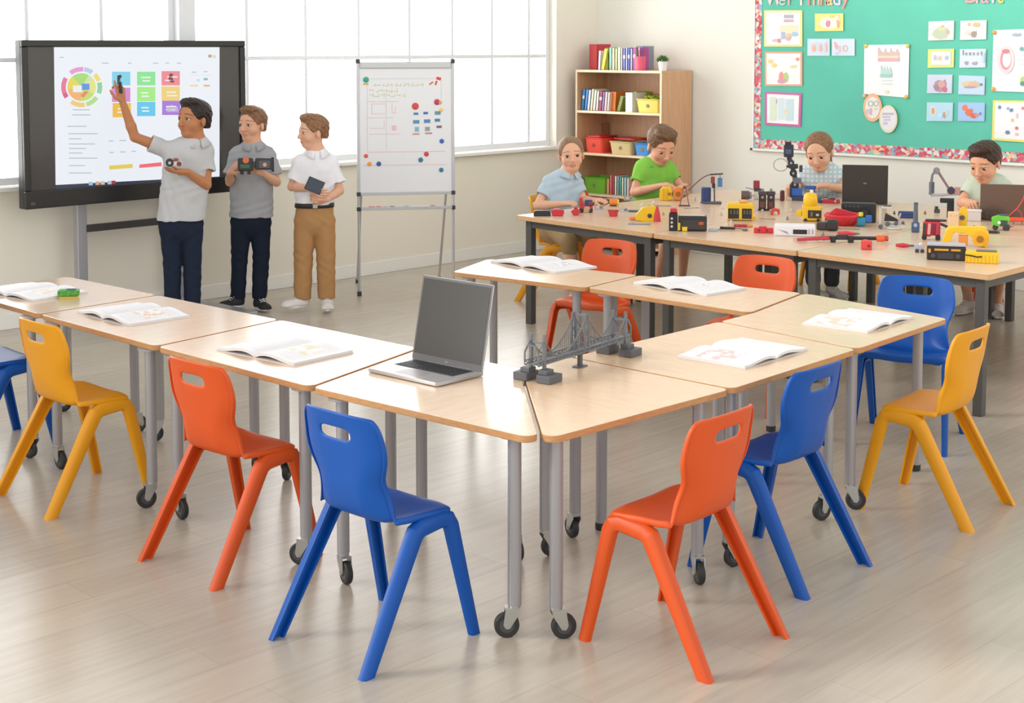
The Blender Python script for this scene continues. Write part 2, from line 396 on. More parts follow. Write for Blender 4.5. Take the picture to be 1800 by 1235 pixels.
def utable(poly, legs, label, matl=M_BEECH, rad=.035):
    cx = sum(p[0] for p in poly)/len(poly); cy = sum(p[1] for p in poly)/len(poly)
    root = empty('classroom_table', (cx, cy, 0), 0, label, 'table', 'mobile beech tables set in a U shape')
    lp = [(x-cx, y-cy) for x, y in poly]
    if sum(lp[i-1][0]*lp[i][1]-lp[i][0]*lp[i-1][1] for i in range(len(lp))) < 0: lp = lp[::-1]
    MB().prism(rounded(lp, rad), TH-.024, TH, 0, 1).build('tabletop', [matl, M_EDGE], root, bevel=.003)
    for (x, y, kind, ang) in legs:
        x -= cx; y -= cy
        z0 = .108 if kind == 'c' else .0
        l = MB().tube([(x, y, z0 if kind == 'c' else .018), (x, y, TH-.03)], .0225, 20).cyl((x, y, TH-.028), .05, .008).build('leg', M_LEG, root)
        if kind == 'c': castor(l, x, y, ang)
        else: MB().lathe([(.016, 0), (.024, .004), (.024, .03)], (x, y, 0)).build('leg_foot', M_RUB, l)
    return root
C = 'c'
utable([(3.32, 4.105), (3.355, 3.035), (4.062, 3.778), (4.06, 4.32)], [(3.42, 3.20, C, 2.4), (3.36, 3.99, C, -1.9), (3.965, 4.22, C, 1), (3.955, 3.70, C, -2.0)],
       'beech corner table with the silver laptop, mitred at the near corner')
utable([(3.32, 4.122), (3.345, 5.135), (4.055, 5.235), (4.06, 4.337)], [(3.375, 4.22, C, 2.0), (3.37, 5.04, C, -1.7), (3.98, 5.12, C, 0.6), (3.98, 4.42, C, .5)],
       'beech table with a single open book, left of the laptop table')
utable([(3.345, 5.15), (3.385, 6.15), (4.05, 6.20), (4.055, 5.25)], [(3.375, 5.24, C, 2.8), (3.40, 6.05, C, -1.6), (3.98, 6.10, C, 2.5), (3.98, 5.34, C, .3)],
       'beech table with an open book, second from the left edge')
utable([(3.385, 6.165), (3.43, 7.02), (4.05, 7.06), (4.05, 6.215)], [(3.40, 6.27, C, 1.9), (3.46, 6.92, C, .5), (3.98, 6.96, C, 2.5), (3.98, 6.32, C, .2)],
       'beech table at the left edge with the small green device on it')
utable([(3.368, 3.025), (4.330, 2.99), (4.345, 3.765), (4.069, 3.769)], [(3.50, 3.09, C, -.6), (4.235, 3.06, C, -2.2), (4.28, 3.68, C, 1.2), (4.05, 3.63, C, -.4)],
       'beech corner table under the grey bridge model, mitred at the near corner', M_BEECH2)
utable([(4.342, 2.99), (5.258, 3.02), (5.37, 3.775), (4.357, 3.765)], [(4.43, 3.06, C, -.3), (5.17, 3.09, C, 2.8), (5.25, 3.69, 'f', 0), (4.44, 3.68, 'f', 0)],
       'beech table right of the bridge table, with one open book', M_BEECH2)
utable([(5.27, 3.02), (6.14, 3.065), (6.29, 3.905), (5.665, 3.785), (5.382, 3.775)], [(5.35, 3.09, C, -.9), (6.05, 3.16, 'f', 0), (6.16, 3.80, 'f', 0), (5.45, 3.69, 'f', 0)],
       'beech table at the right hand end of the row, with one open book', M_BEECH2)
utable([(5.655, 3.80), (6.285, 3.92), (6.18, 4.86), (5.675, 4.80)], [(5.75, 3.93, 'f', 0), (6.18, 4.02, 'f', 0), (6.10, 4.76, 'f', 0), (5.715, 4.70, C, 4.0)],
       'beech table in the far row, its book in front of the tucked orange chair', M_BEECH4)
utable([(5.672, 4.815), (6.178, 4.875), (6.055, 5.875), (5.575, 5.68)], [(5.73, 4.92, 'f', 0), (6.09, 4.97, 'f', 0), (5.98, 5.76, 'f', 0), (5.64, 5.60, 'f', 0)],
       'beech table at the left end of the far row, with one open book', M_BEECH4)
# ------------------------------------------------------------------ interactive screen on its stand
M_BEZEL = mat('black_gloss_bezel', hexc('232223'), .3); M_SCR = mat('dark_display_glass', hexc('3d3b3a'), .16, spec=.6)
M_ALU = mat('brushed_aluminium', hexc('b4b4ba'), .35, metal=.6)
YS = 8.95
a_, b_ = ony(36, 71, YS), ony(433, 338, YS); x0, x1, z0, z1 = a_.x, b_.x, .850, 1.966
xc = (x0+x1)/2
scr = empty('interactive_screen', (xc, YS, 0), 0, 'large black framed interactive screen on a silver stand in front of the window', 'screen')
def L2(px, py, y=YS): p = ony(px, py, y); return (p.x-xc, p.z)
fw = .045
f = MB(); W_ = x1-x0
f.box((0, .045, (z0+z1)/2), (W_, .07, z1-z0)); f.box((0, 0, z1-fw/2), (W_, .03, fw)); f.box((0, 0, z0+.06), (W_, .03, .12))
zq = (z0+.12+z1-fw)/2
for s in (-1, 1): f.box((s*(W_/2-fw/2), 0, zq), (fw, .028, z1-z0-.12-fw))
f.build('bezel', M_BEZEL, scr, bevel=.008)
MB().box((0, .008, (z0+.12+z1-fw)/2), (W_-2*fw, .01, z1-z0-.12-fw)).build('display', M_SCR, scr)
def lit(h, e=.92): return glow('lit_'+h+'_%g' % e, hexc(h), e)
def flat(name, quad, h, parent, y, e=.92, depth=.0012, m=None):
    vs = [(x, y, z) for x, z in quad]; n = len(vs)
    vs += [(x, y-depth, z) for x, z in quad]
    return MB().add(vs, [tuple(range(n)), tuple(range(2*n-1, n-1, -1))]+[(i, (i+1) % n, (i+1) % n+n, i+n) for i in range(n)]).build(name, m or lit(h, e), parent)
def rectpx(x, y, w, h): return [L2(x, y), L2(x+w, y), L2(x+w, y+h), L2(x, y+h)]
pg = flat('screen_page', [L2(95, 83), L2(386, 83), L2(386, 310), L2(98, 325)], 'eff4fb', scr, .002)
flat('taskbar', [L2(98, 326), L2(386, 311), L2(386, 319), L2(98, 333)], '39406a', scr, .002, .5)
for i, (x, h) in enumerate(((156, '9fd0ee'), (168, 'e8b08a'), (177, 'd9cfc0'), (189, 'c4cfd8'), (196, 'b5352b'))):
    yy = 321.5-(x-98)*.052; flat('taskbar_icon', rectpx(x, yy+1, 7, 6), h, scr, .0005, .8)
yl = .0005
tiles = [(197, 126, '7fd3ee'), (241, 126, '8be696'), (284, 125, 'f08a96'), (197, 154, 'd98ad0'), (241, 153, 'a4ee86'), (284, 152, 'f3d27c'),
         (198, 181, 'f4c050'), (241, 179, '62c9f0'), (285, 177, 'a878de')]
for i, (x, y, h) in enumerate(tiles):
    t_ = flat('screen_tile', rectpx(x, y, 32, 25 if y != 126 else 24), h, scr, yl)
    if i not in (0, 3): 
        r_ = random.Random(i)
        for q in range(2): flat('tile_caption', rectpx(x+6+r_.random()*4, y+9+q*6, 12+r_.random()*6, 2.2), 'f4f8f4', scr, -.001)
k_ = lambda *p: [L2(a, b) for a, b in p]
flat('tile_picture', k_((206, 133), (212, 131), (214, 135), (211, 138), (211, 148), (206, 149)), '27333a', scr, -.001, .3)
flat('tile_picture', k_((298, 129), (304, 130), (303, 137), (306, 145), (300, 145), (296, 139)), '9c3c4c', scr, -.001, .5)
flat('tile_picture', k_((291, 190), (301, 184), (312, 188), (314, 196), (294, 197)), 'd9c8f2', scr, -.001, .7)
flat('screen_bar', k_((192, 291), (233, 288), (233, 295), (192, 298)), 'e9cf56', scr, yl)
flat('screen_bar', k_((245, 289), (284, 285), (284, 292), (245, 295)), 'f26a78', scr, yl)
# wheel chart: inner sectors and an outer ring of coloured arcs
cx_, cy_, R1, R0 = 143.5, 153, 35, 27
def arc(a0, a1, r0, r1, n=8):
    p = [(cx_+r1*math.cos(math.radians(a)), cy_-r1*.98*math.sin(math.radians(a))) for a in np.linspace(a0, a1, n)]
    if r0 > 0: p += [(cx_+r0*math.cos(math.radians(a)), cy_-r0*.98*math.sin(math.radians(a))) for a in np.linspace(a1, a0, n)]
    else: p.append((cx_, cy_))
    return k_(*p)
for a0, a1, h in ((60, 130, 'a9dc7a'), (130, 190, 'e9d95c'), (190, 265, 'f5b878'), (265, 330, 'c6e070'), (330, 395, 'e6e48c'), (35, 60, 'cfe8a8')): flat('chart_sector', arc(a0, a1, 0, 25), h, scr, yl)
for a0, a1, h in ((150, 200, 'e77a98'), (85, 128, 'e89ad0'), (55, 82, 'bccbe4'), (20, 45, 'f2dc70'), (-20, 15, '8cd49a'), (200, 215, 'd85c90'), (-75, -35, 'b6e08c'), (-125, -80, 'f0d080')): flat('chart_arc', arc(a0, a1, 28, 36), h, scr, yl)
flat('chart_label', rectpx(128, 150, 16, 12), 'eef2f4', scr, -.0008); flat('chart_label', rectpx(143, 147, 14, 11), '5d93e8', scr, -.0008)
flat('chart_label', k_((141, 168), (149, 160), (156, 161), (146, 172)), 'ee8a5c', scr, -.0008)
# faint lines of writing
for (x, y, w) in ((128, 192, 30), (127, 201, 32), (118, 221, 34), (120, 234, 52), (121, 243, 22), (121, 252, 46), (121, 260, 30), (121, 268, 24), (121, 277, 50), (121, 290, 28), (121, 303, 40),
                  (105, 100, 7), (179, 110, 12), (225, 110, 6), (269, 110, 9), (291, 110, 6), (311, 110, 7), (191, 247, 8), (210, 246, 12), (230, 246, 8), (192, 267, 8), (211, 266, 10), (231, 265, 8), (337, 126, 8), (358, 125, 7)):
    flat('screen_writing', rectpx(x, y, w, 1.8), 'c3ccd6', scr, yl, .85)
for (x, y, w, h, c) in ((334, 149, 14, 3, 'f2d8a8'), (358, 149, 11, 3, 'f2b070'), (366, 96, 6, 5, 'b8a888'), (374, 97, 5, 5, 'ecd89c'), (358, 137, 7, 4, '8fb6c8'), (346, 139, 5, 4, 'c4dcec'), (333, 132, 18, .8, 'd8e0e8'), (355, 132, 18, .8, 'd8e0e8')):
    flat('screen_writing', rectpx(x, y, w, h), c, scr, yl)
flat('brand_mark', k_((51, 357), (54, 355), (60, 355.5), (60, 360), (54, 361)), '9fc4ae', scr, -.0165, .1); flat('brand_mark', k_((398, 331), (407, 330), (407, 332), (398, 333)), 'c8ccd0', scr, -.0165, .1)
for s in (ony(143.5, 450, YS+.15).x, ony(316, 450, YS+.15).x):
    st = MB(); st.box((s-xc, .16, .52), (.075, .06, 1.0)); st.build('stand_column', M_ALU, scr, bevel=.006)
    MB().prism(rounded([(s-xc-.055, -.72), (s-xc+.055, -.72), (s-xc+.055, .30), (s-xc-.055, .30)], .02), .012, .085, 0, 0).build('stand_foot', M_ALU, scr, bevel=.006)
    for yy in (-.62, .24): MB().cyl((s-xc, yy, .012), .02, .024).build('foot_pad', M_RUB, scr)
MB().box((ony(230, 450, YS+.15).x-xc, .14, .665), (.72, .03, .05)).build('stand_crossbar', mat('black_steel', hexc('3a3836'), .45), scr, bevel=.003)
MB().box((ony(230, 450, YS+.15).x-xc, .13, 1.3), (.9, .06, .5)).build('screen_mount', M_BEZEL, scr)

# ------------------------------------------------------------------ whiteboard easel
EZ = -36.5; e0 = at(632, 520); e1 = at(797, 515); ec = (e0+e1)/2
es = empty('whiteboard_easel', (ec.x, ec.y, 0), math.atan2(e1.y-e0.y, e1.x-e0.x), 'freestanding white magnetic board on four thin silver legs by the window', 'whiteboard')
EW = (e1-e0).length; sE = EW/165.0
def EP(px, py): return ((px-714.5)*sE, (517.5-py)*sE*1.004)
M_BOARD = mat('white_enamel_board', hexc('eceef0'), .25); M_CLIP = mat('dark_grey_cap', hexc('3c3f44'), .5); M_CHR = mat('silver_board_frame', hexc('c2c4c6'), .35, metal=.5)
zt, zb, zt2 = EP(0, 112)[1], EP(0, 340)[1], EP(0, 366)[1]
MB().box((0, 0, (zt+zb)/2), (EW-.02, .018, zt-zb-.02)).build('board', M_BOARD, es, bevel=.002)
fr = MB()
for s in (-1, 1): fr.box((s*EW/2, 0, (zt+zb)/2), (.024, .03, zt-zb))
fr.box((0, 0, zb), (EW, .03, .022)); fr.build('board_frame', M_CHR, es, bevel=.003)
MB().box((0, -.004, zt-.028), (EW-.03, .034, .05)).build('paper_clamp', mat('silver_clamp', hexc('c9cbcb'), .4, metal=.3), es, bevel=.008)
for s in (-1, 1):
    for z in (zt+.002, zb, zt2): MB().box((s*EW/2, -.002, z), (.032, .038, .032)).build('corner_cap', M_CLIP, es, bevel=.006)
    l = MB().tube([(s*EW/2, .0, .02), (s*EW/2, 0, zb)], .011, 10).build('leg', M_CHR, es); MB().cyl((s*EW/2, 0, .018), .017, .036).build('leg_foot', M_CLIP, l)
    l = MB().tube([(s*.335, .62, .02), (s*.335, .02, 1.05)], .010, 10).build('leg', M_CHR, es); MB().cyl((s*.335, .62, .018), .016, .036).build('leg_foot', M_CLIP, l)
MB().box((0, -.02, zt2), (EW-.03, .07, .012)).box((0, -.053, zt2+.008), (EW-.03, .005, .022)).build('pen_tray', M_CHR, es, bevel=.002)
wr = []
def mark(name, x, y, w, h, c, e=0, ang=0):
    X, Z = EP(x+w/2, y+h/2); 
    return MB().box((X, -.0098, Z), (w*sE, .0012, h*sE), R=Matrix.Rotation(ang, 3, 'Y')).build(name, cm(c, .6), es)
gm, pm, cmk = MB(), MB(), MB(); rr = random.Random(3)
for row, (y, xs, xe) in enumerate(((152, 660, 745), (162, 655, 700), (170, 655, 715))):
    x = xs
    while x < xe:
        ww = rr.uniform(3, 8); X, Z = EP(x, y+rr.uniform(-2, 2)); gm.box((X, -.0096, Z), (ww*sE, .001, 1.1*sE)); X, Z = EP(x+ww/2, y); gm.box((X, -.0096, Z), (.9*sE, .001, rr.uniform(3, 8)*sE)); x += ww+2.5
gm.build('marker_writing', cm('cdd2a0', .6), es)
for (x, y, w, h) in ((647, 267, 137, 1.2), (640, 290, 145, 1.2), (647, 180, 55, 1), (648, 208, 45, 1), (650, 236, 55, 1), (655, 184, 25, 1), (655, 201, 25, 1), (655, 184, 1, 17), (680, 184, 1, 17), (690, 184, 1, 16), (696, 188, 1, 12), (690, 200, 8, 1), (676, 214, 1, 14), (690, 222, 8, 9), (652, 226, 24, 1)):
    X, Z = EP(x+w/2, y+h/2); pm.box((X, -.0096, Z), (w*sE, .001, h*sE))
pm.build('marker_writing', cm('eec4cc', .6), es)
for (x, y, w, h) in ((647, 141, 1, 126), (647, 141, 130, 1), (680, 165, 1, 100), (776, 138, 1, 40)):
    X, Z = EP(x+w/2, y+h/2); cmk.box((X, -.0095, Z), (w*sE, .0008, h*sE))
cmk.build('marker_writing', cm('d4d8dc', .6), es)
cards = [(727, 199, 10, 6, '4f86c0'), (744, 198, 10, 6, '4a74b8'), (764, 197, 12, 8, '6d9aa8'), (726, 212, 13, 8, '5b9cb4'), (745, 211, 13, 8, '5c8cc0'), (764, 210, 11, 7, '3f86b8'),
         (729, 224, 9, 10, '8cb8cc'), (747, 224, 10, 9, '9aa8a0'), (767, 222, 11, 6, '7a6a70'), (725, 235, 14, 4, 'd68a5c'), (747, 234, 14, 4, 'c9765c')]
for (x, y, w, h, c) in cards:
    mark('picture_card', x, y, w, h, 'dfe4e6'); t_ = mark('picture_card_print', x+1, y+1, w-2, h-2, c); t_.location.y -= .001
mark('marker_writing', 768, 139, 8, 5, 'e05048', ang=.3); mark('marker_writing', 766, 145, 3, 8, 'e05048', ang=.3); mark('marker_writing', 755, 148, 8, 3, 'd88a50', ang=-.6); mark('marker_writing', 641, 149, 9, 3, 'f0b060')
for i, (x, y, r, c, nm) in enumerate(((646, 143, 5, '2fa58c', 'large teal round magnet at the top left of the white board'), (769, 182, 5.2, 'c23a58', 'dark pink half round magnet near the right edge of the white board'), (731, 189, 6, 'dc4642', 'big red magnet above the picture cards on the white board'),
        (645, 274, 3.6, 'ee5a50', 'small red magnet at the lower left of the white board'), (651, 288, 3.8, 'f0a838', 'small orange magnet at the lower left of the white board'), (667, 288, 4.2, '35579c', 'navy magnet at the lower left of the white board'),
        (740, 282, 4.2, '2c7f96', 'teal magnet in the lower middle of the white board'), (750, 272, 4.2, 'd83c48', 'red magnet beside the teal one, lower middle of the white board'), (776, 300, 4, '2f83a0', 'teal magnet at the lowest right of the white board'),
        (777, 250, 4, '3a62b8', 'blue magnet at the right edge below the picture cards'), (774, 183, 3.5, 'eda344', 'orange magnet touching the dark pink one on the white board'), (776, 196, 3.4, 'ecd36a', 'yellow magnet beside the picture cards on the white board'))):
    X, Z = EP(x, y); p = es.matrix_basis @ Vector((X, -.0102, Z))
    m_ = MB().lathe([(r*sE*.98, 0), (r*sE, .003), (r*sE*.8, .008), (r*sE*.2, .0095)], R=Matrix.Rotation(PI/2, 3, 'X'), n=20).build('round_magnet', cm(c, .35), None, loc=(p.x, p.y, p.z), rot=(0, 0, es.rotation_euler.z))
    tag(m_, nm, 'magnet', 'magnets on the white board')
pen = None
for i, (x, c, ln, lb) in enumerate(((648, 'c23c3a', 12, 'red'), (661, 'b84a46', 10, 'dull red'), (673, '9aa4ae', 9, 'grey blue'), (685, '4a4a4c', 9, 'dark grey'), (698, 'd8d2d8', 12, 'pinkish white'), (710, '7fb0c4', 9, 'light blue'),
        (724, 'e6dede', 14, 'long white'), (740, 'eadfe0', 13, 'off-white'), (756, 'a8463e', 9, 'brick red'), (768, 'ccd4e0', 10, 'pale blue'))):
    X, Z = EP(x+ln/2, 0); T = es.matrix_basis @ Vector((X, -.03, zt2+.0145))
    pn = MB(); hl = ln*sE/2
    pn.lathe([(.004, -hl), (.008, -hl+.003), (.008, hl-.012), (.006, hl-.006), (.005, hl)], R=Matrix.Rotation(PI/2, 3, 'Y'), n=14)
    o = pn.build('whiteboard_marker', cm(c, .4), None, loc=T, rot=(0, 0, es.rotation_euler.z))
    tag(o, lb+' board marker lying on the tray of the white board', 'marker', 'board markers on the tray')
# ------------------------------------------------------------------ people: smooth implicit bodies turned into meshes
class Field:
    def __init__(s, lo, hi, h):
        s.lo = np.array(lo, np.float32); s.h = h
        n = np.ceil((np.array(hi)-s.lo)/h).astype(int)+2; s.n = n
        s.v = np.full(n, 1.0, np.float32)
        s.ax = [s.lo[i] + h*np.arange(n[i], dtype=np.float32) for i in range(3)]
    def blk(s, lo, hi):
        a = np.clip(np.floor((np.array(lo)-s.lo)/s.h).astype(int), 0, s.n); b = np.clip(np.ceil((np.array(hi)-s.lo)/s.h).astype(int)+1, 0, s.n)
        sl = tuple(slice(a[i], b[i]) for i in range(3))
        g = (s.ax[0][sl[0]][:, None, None], s.ax[1][sl[1]][None, :, None], s.ax[2][sl[2]][None, None, :])
        return sl, g
    def comb(s, sl, d, k, op):
        v = s.v[sl]
        if v.size == 0: return
        if op == 'u':
            if k > 0: hh = np.clip(.5+.5*(v-d)/k, 0, 1); s.v[sl] = v*(1-hh)+d*hh - k*hh*(1-hh)
            else: s.v[sl] = np.minimum(v, d)
        else:
            if k > 0: hh = np.clip(.5-.5*(v+d)/k, 0, 1); s.v[sl] = v*(1-hh)-d*hh + k*hh*(1-hh)
            else: s.v[sl] = np.maximum(v, -d)
    def cone(s, a, b, ra, rb, k=.01, op='u', flat=1.0, ax=None):
        """tapered capsule; flat<1 squashes the section along unit vector ax"""
        a = np.array(a, np.float32); b = np.array(b, np.float32); m = max(ra, rb)+k+2*s.h
        sl, (X, Y, Z) = s.blk(np.minimum(a, b)-m, np.maximum(a, b)+m)
        if s.v[sl].size == 0: return s
        ab = b-a; L = float(ab@ab)+1e-9
        px, py, pz = X-a[0], Y-a[1], Z-a[2]
        t = np.clip((px*ab[0]+py*ab[1]+pz*ab[2])/L, 0, 1)
        qx, qy, qz = px-t*ab[0], py-t*ab[1], pz-t*ab[2]
        q2 = qx*qx+qy*qy+qz*qz
        if flat != 1.0:
            w = qx*ax[0]+qy*ax[1]+qz*ax[2]; q2 = q2 + w*w*(1/flat**2-1)
        r = ra+(rb-ra)*t; d = np.sqrt(q2+1e-12)
        if flat != 1.0:
            dd = (d-r)*np.where(d > 1e-6, np.clip(np.sqrt(np.maximum(q2-w*w*(1/flat**2-1), 1e-12))/np.maximum(d, 1e-6), flat, 1), 1)
        else: dd = d-r
        s.comb(sl, dd, k, op); return s
    def ell(s, c, r, R=None, k=.01, op='u'):
        c = np.array(c, np.float32); r = np.array(r, np.float32); m = float(r.max())+k+2*s.h
        sl, (X, Y, Z) = s.blk(c-m, c+m)
        if s.v[sl].size == 0: return s
        p = [X-c[0], Y-c[1], Z-c[2]]
        if R is not None: R = np.array(R); p = [p[0]*R[0, i]+p[1]*R[1, i]+p[2]*R[2, i] for i in range(3)]
        k0 = np.sqrt((p[0]/r[0])**2+(p[1]/r[1])**2+(p[2]/r[2])**2+1e-9); k1 = np.sqrt((p[0]/r[0]**2)**2+(p[1]/r[1]**2)**2+(p[2]/r[2]**2)**2+1e-9)
        s.comb(sl, k0*(k0-1)/k1, k, op); return s
    def cut(s, p, n, k=0):            # removes what lies on the side n points to
        n = np.array(n, float); n /= np.linalg.norm(n)
        X, Y, Z = s.ax[0][:, None, None], s.ax[1][None, :, None], s.ax[2][None, None, :]
        d = (X-p[0])*n[0]+(Y-p[1])*n[1]+(Z-p[2])*n[2]
        s.v = np.maximum(s.v, d.astype(np.float32)); return s
    def ripple(s, f):
        X, Y, Z = s.ax[0][:, None, None], s.ax[1][None, :, None], s.ax[2][None, None, :]
        s.v = s.v + np.where(np.abs(s.v) < .03, f(X, Y, Z), 0).astype(np.float32); return s
    def mesh(s):
        v = s.v; v[0] = v[-1] = 1; v[:, 0] = v[:, -1] = 1; v[:, :, 0] = v[:, :, -1] = 1
        ins = v < 0; n = s.n; c = tuple(n-1)
        cnt = np.zeros(c, np.int8)
        for i in (0, 1):
            for j in (0, 1):
                for k in (0, 1): cnt += ins[i:n[0]-1+i, j:n[1]-1+j, k:n[2]-1+k]
        I = np.argwhere((cnt > 0) & (cnt < 8)); idx = -np.ones(c, np.int32); idx[tuple(I.T)] = np.arange(len(I))
        acc = np.zeros((len(I), 3)); num = np.zeros(len(I))
        cor = [(i, j, k) for i in (0, 1) for j in (0, 1) for k in (0, 1)]
        for a in cor:
            for ax_ in range(3):
                if a[ax_]: continue
                b = list(a); b[ax_] = 1
                va = v[tuple((I+a).T)]; vb = v[tuple((I+b).T)]; m = (va < 0) != (vb < 0)
                t = np.where(m, va/np.where(m, va-vb, 1), 0)
                p = np.tile(np.array(a, float), (len(I), 1)); p[:, ax_] += t
                acc[m] += p[m]; num[m] += 1
        P = (I + acc/num[:, None])*s.h + s.lo
        F = []
        for ax_ in range(3):
            o1, o2 = [(1, 2), (2, 0), (0, 1)][ax_]
            sa = [slice(None)]*3; sb = [slice(None)]*3; sa[ax_] = slice(0, -1); sb[ax_] = slice(1, None)
            A = ins[tuple(sa)]; B = ins[tuple(sb)]
            for flip, mm in ((False, A & ~B), (True, ~A & B)):
                E = np.argwhere(mm)
                if len(E) == 0: continue
                e1 = np.zeros(3, int); e1[o1] = 1; e2 = np.zeros(3, int); e2[o2] = 1
                q = [idx[tuple((E-e1-e2).T)], idx[tuple((E-e2).T)], idx[tuple(E.T)], idx[tuple((E-e1).T)]]
                q = np.stack(q if not flip else q[::-1], 1); F.append(q)
        return P, np.concatenate(F)
def sdf_obj(name, fld, m, parent, colour=None, smooth=1):
    P, Fq = fld.mesh()
    for _ in range(smooth):                       # light smoothing of the voxel steps
        acc = np.zeros_like(P); num = np.zeros(len(P))
        for a, b in ((0, 1), (1, 2), (2, 3), (3, 0)):
            np.add.at(acc, Fq[:, a], P[Fq[:, b]]); np.add.at(acc, Fq[:, b], P[Fq[:, a]]); np.add.at(num, Fq[:, a], 1); np.add.at(num, Fq[:, b], 1)
        P = P*.5 + .5*acc/num[:, None]
    me = bpy.data.meshes.new(name); me.vertices.add(len(P)); me.vertices.foreach_set('co', P.astype(np.float32).ravel())
    me.loops.add(len(Fq)*4); me.loops.foreach_set('vertex_index', Fq.astype(np.int32).ravel())
    me.polygons.add(len(Fq)); me.polygons.foreach_set('loop_start', np.arange(0, len(Fq)*4, 4, dtype=np.int32))
    me.update(calc_edges=True); me.validate(); me.shade_smooth(); me.materials.append(m)
    if colour is not None:
        at_ = me.color_attributes.new('pigment', 'FLOAT_COLOR', 'POINT')
        at_.data.foreach_set('color', np.concatenate([colour(P), np.ones((len(P), 1))], 1).astype(np.float32).ravel())
    o = bpy.data.objects.new(name, me); COL.objects.link(o); o.parent = parent
    return o
def skin_mat():
    m = mat('skin', (.6, .35, .25), .55, sss=.12, spec=.3); t = m.node_tree
    if not any(n.type == 'ATTRIBUTE' for n in t.nodes):
        a = t.nodes.new('ShaderNodeAttribute'); a.attribute_name = 'pigment'; t.links.new(a.outputs['Color'], t.nodes['Principled BSDF'].inputs['Base Color'])
    return m
def v3(*a): return np.array(a, float)
def nrm(a): a = np.array(a, float); return a/(np.linalg.norm(a)+1e-9)
def hand_parts(w, d, n, L, spec):
    """capsules of a hand: w wrist, d finger direction, n palm normal, side +1/-1 thumb side"""
    d = nrm(d); n = nrm(np.array(n)-d*np.dot(n, d)); s = np.cross(n, d)*spec.get('thumb', 1); curl = spec.get('curl', .5)
    out = [(w-d*.01, w+d*.32*L, .024*L/.15*.8, .024*L/.15)]
    for i, (off, ln) in enumerate(((.19, .43), (.065, .50), (-.065, .46), (-.185, .36))):
        k = w + d*(.50*L) + s*off*L*1.02
        out.append((w+s*off*L*.5+d*.05*L, k, .0125*L/.15, .0105*L/.15))
        c = curl*(1 if i not in spec.get('point', ()) else .08) + .06*i*curl
        a1, a2, a3 = c*.8, c*1.9, c*2.7
        p = k
        for a, f, r0, r1 in ((a1, .42, .0088, .0080), (a2, .32, .0080, .0072), (a3, .26, .0072, .0064)):
            q = p + (d*math.cos(a) + n*math.sin(a))*ln*f*L; out.append((p, q, r0*L/.15, r1*L/.15)); p = q
    t0 = w + d*.10*L + s*.12*L; t1 = t0 + (s*.75+d*.6+n*.35)*.24*L/1.0; t2 = t1 + nrm(d*.95+s*.25+n*.45)*.2*L; t3 = t2 + nrm(d*1.0-s*.1+n*.5)*.15*L
    out += [(t0, t1, .013*L/.15, .0105*L/.15), (t1, t2, .0098*L/.15, .0088*L/.15), (t2, t3, .0088*L/.15, .0072*L/.15)]
    return out
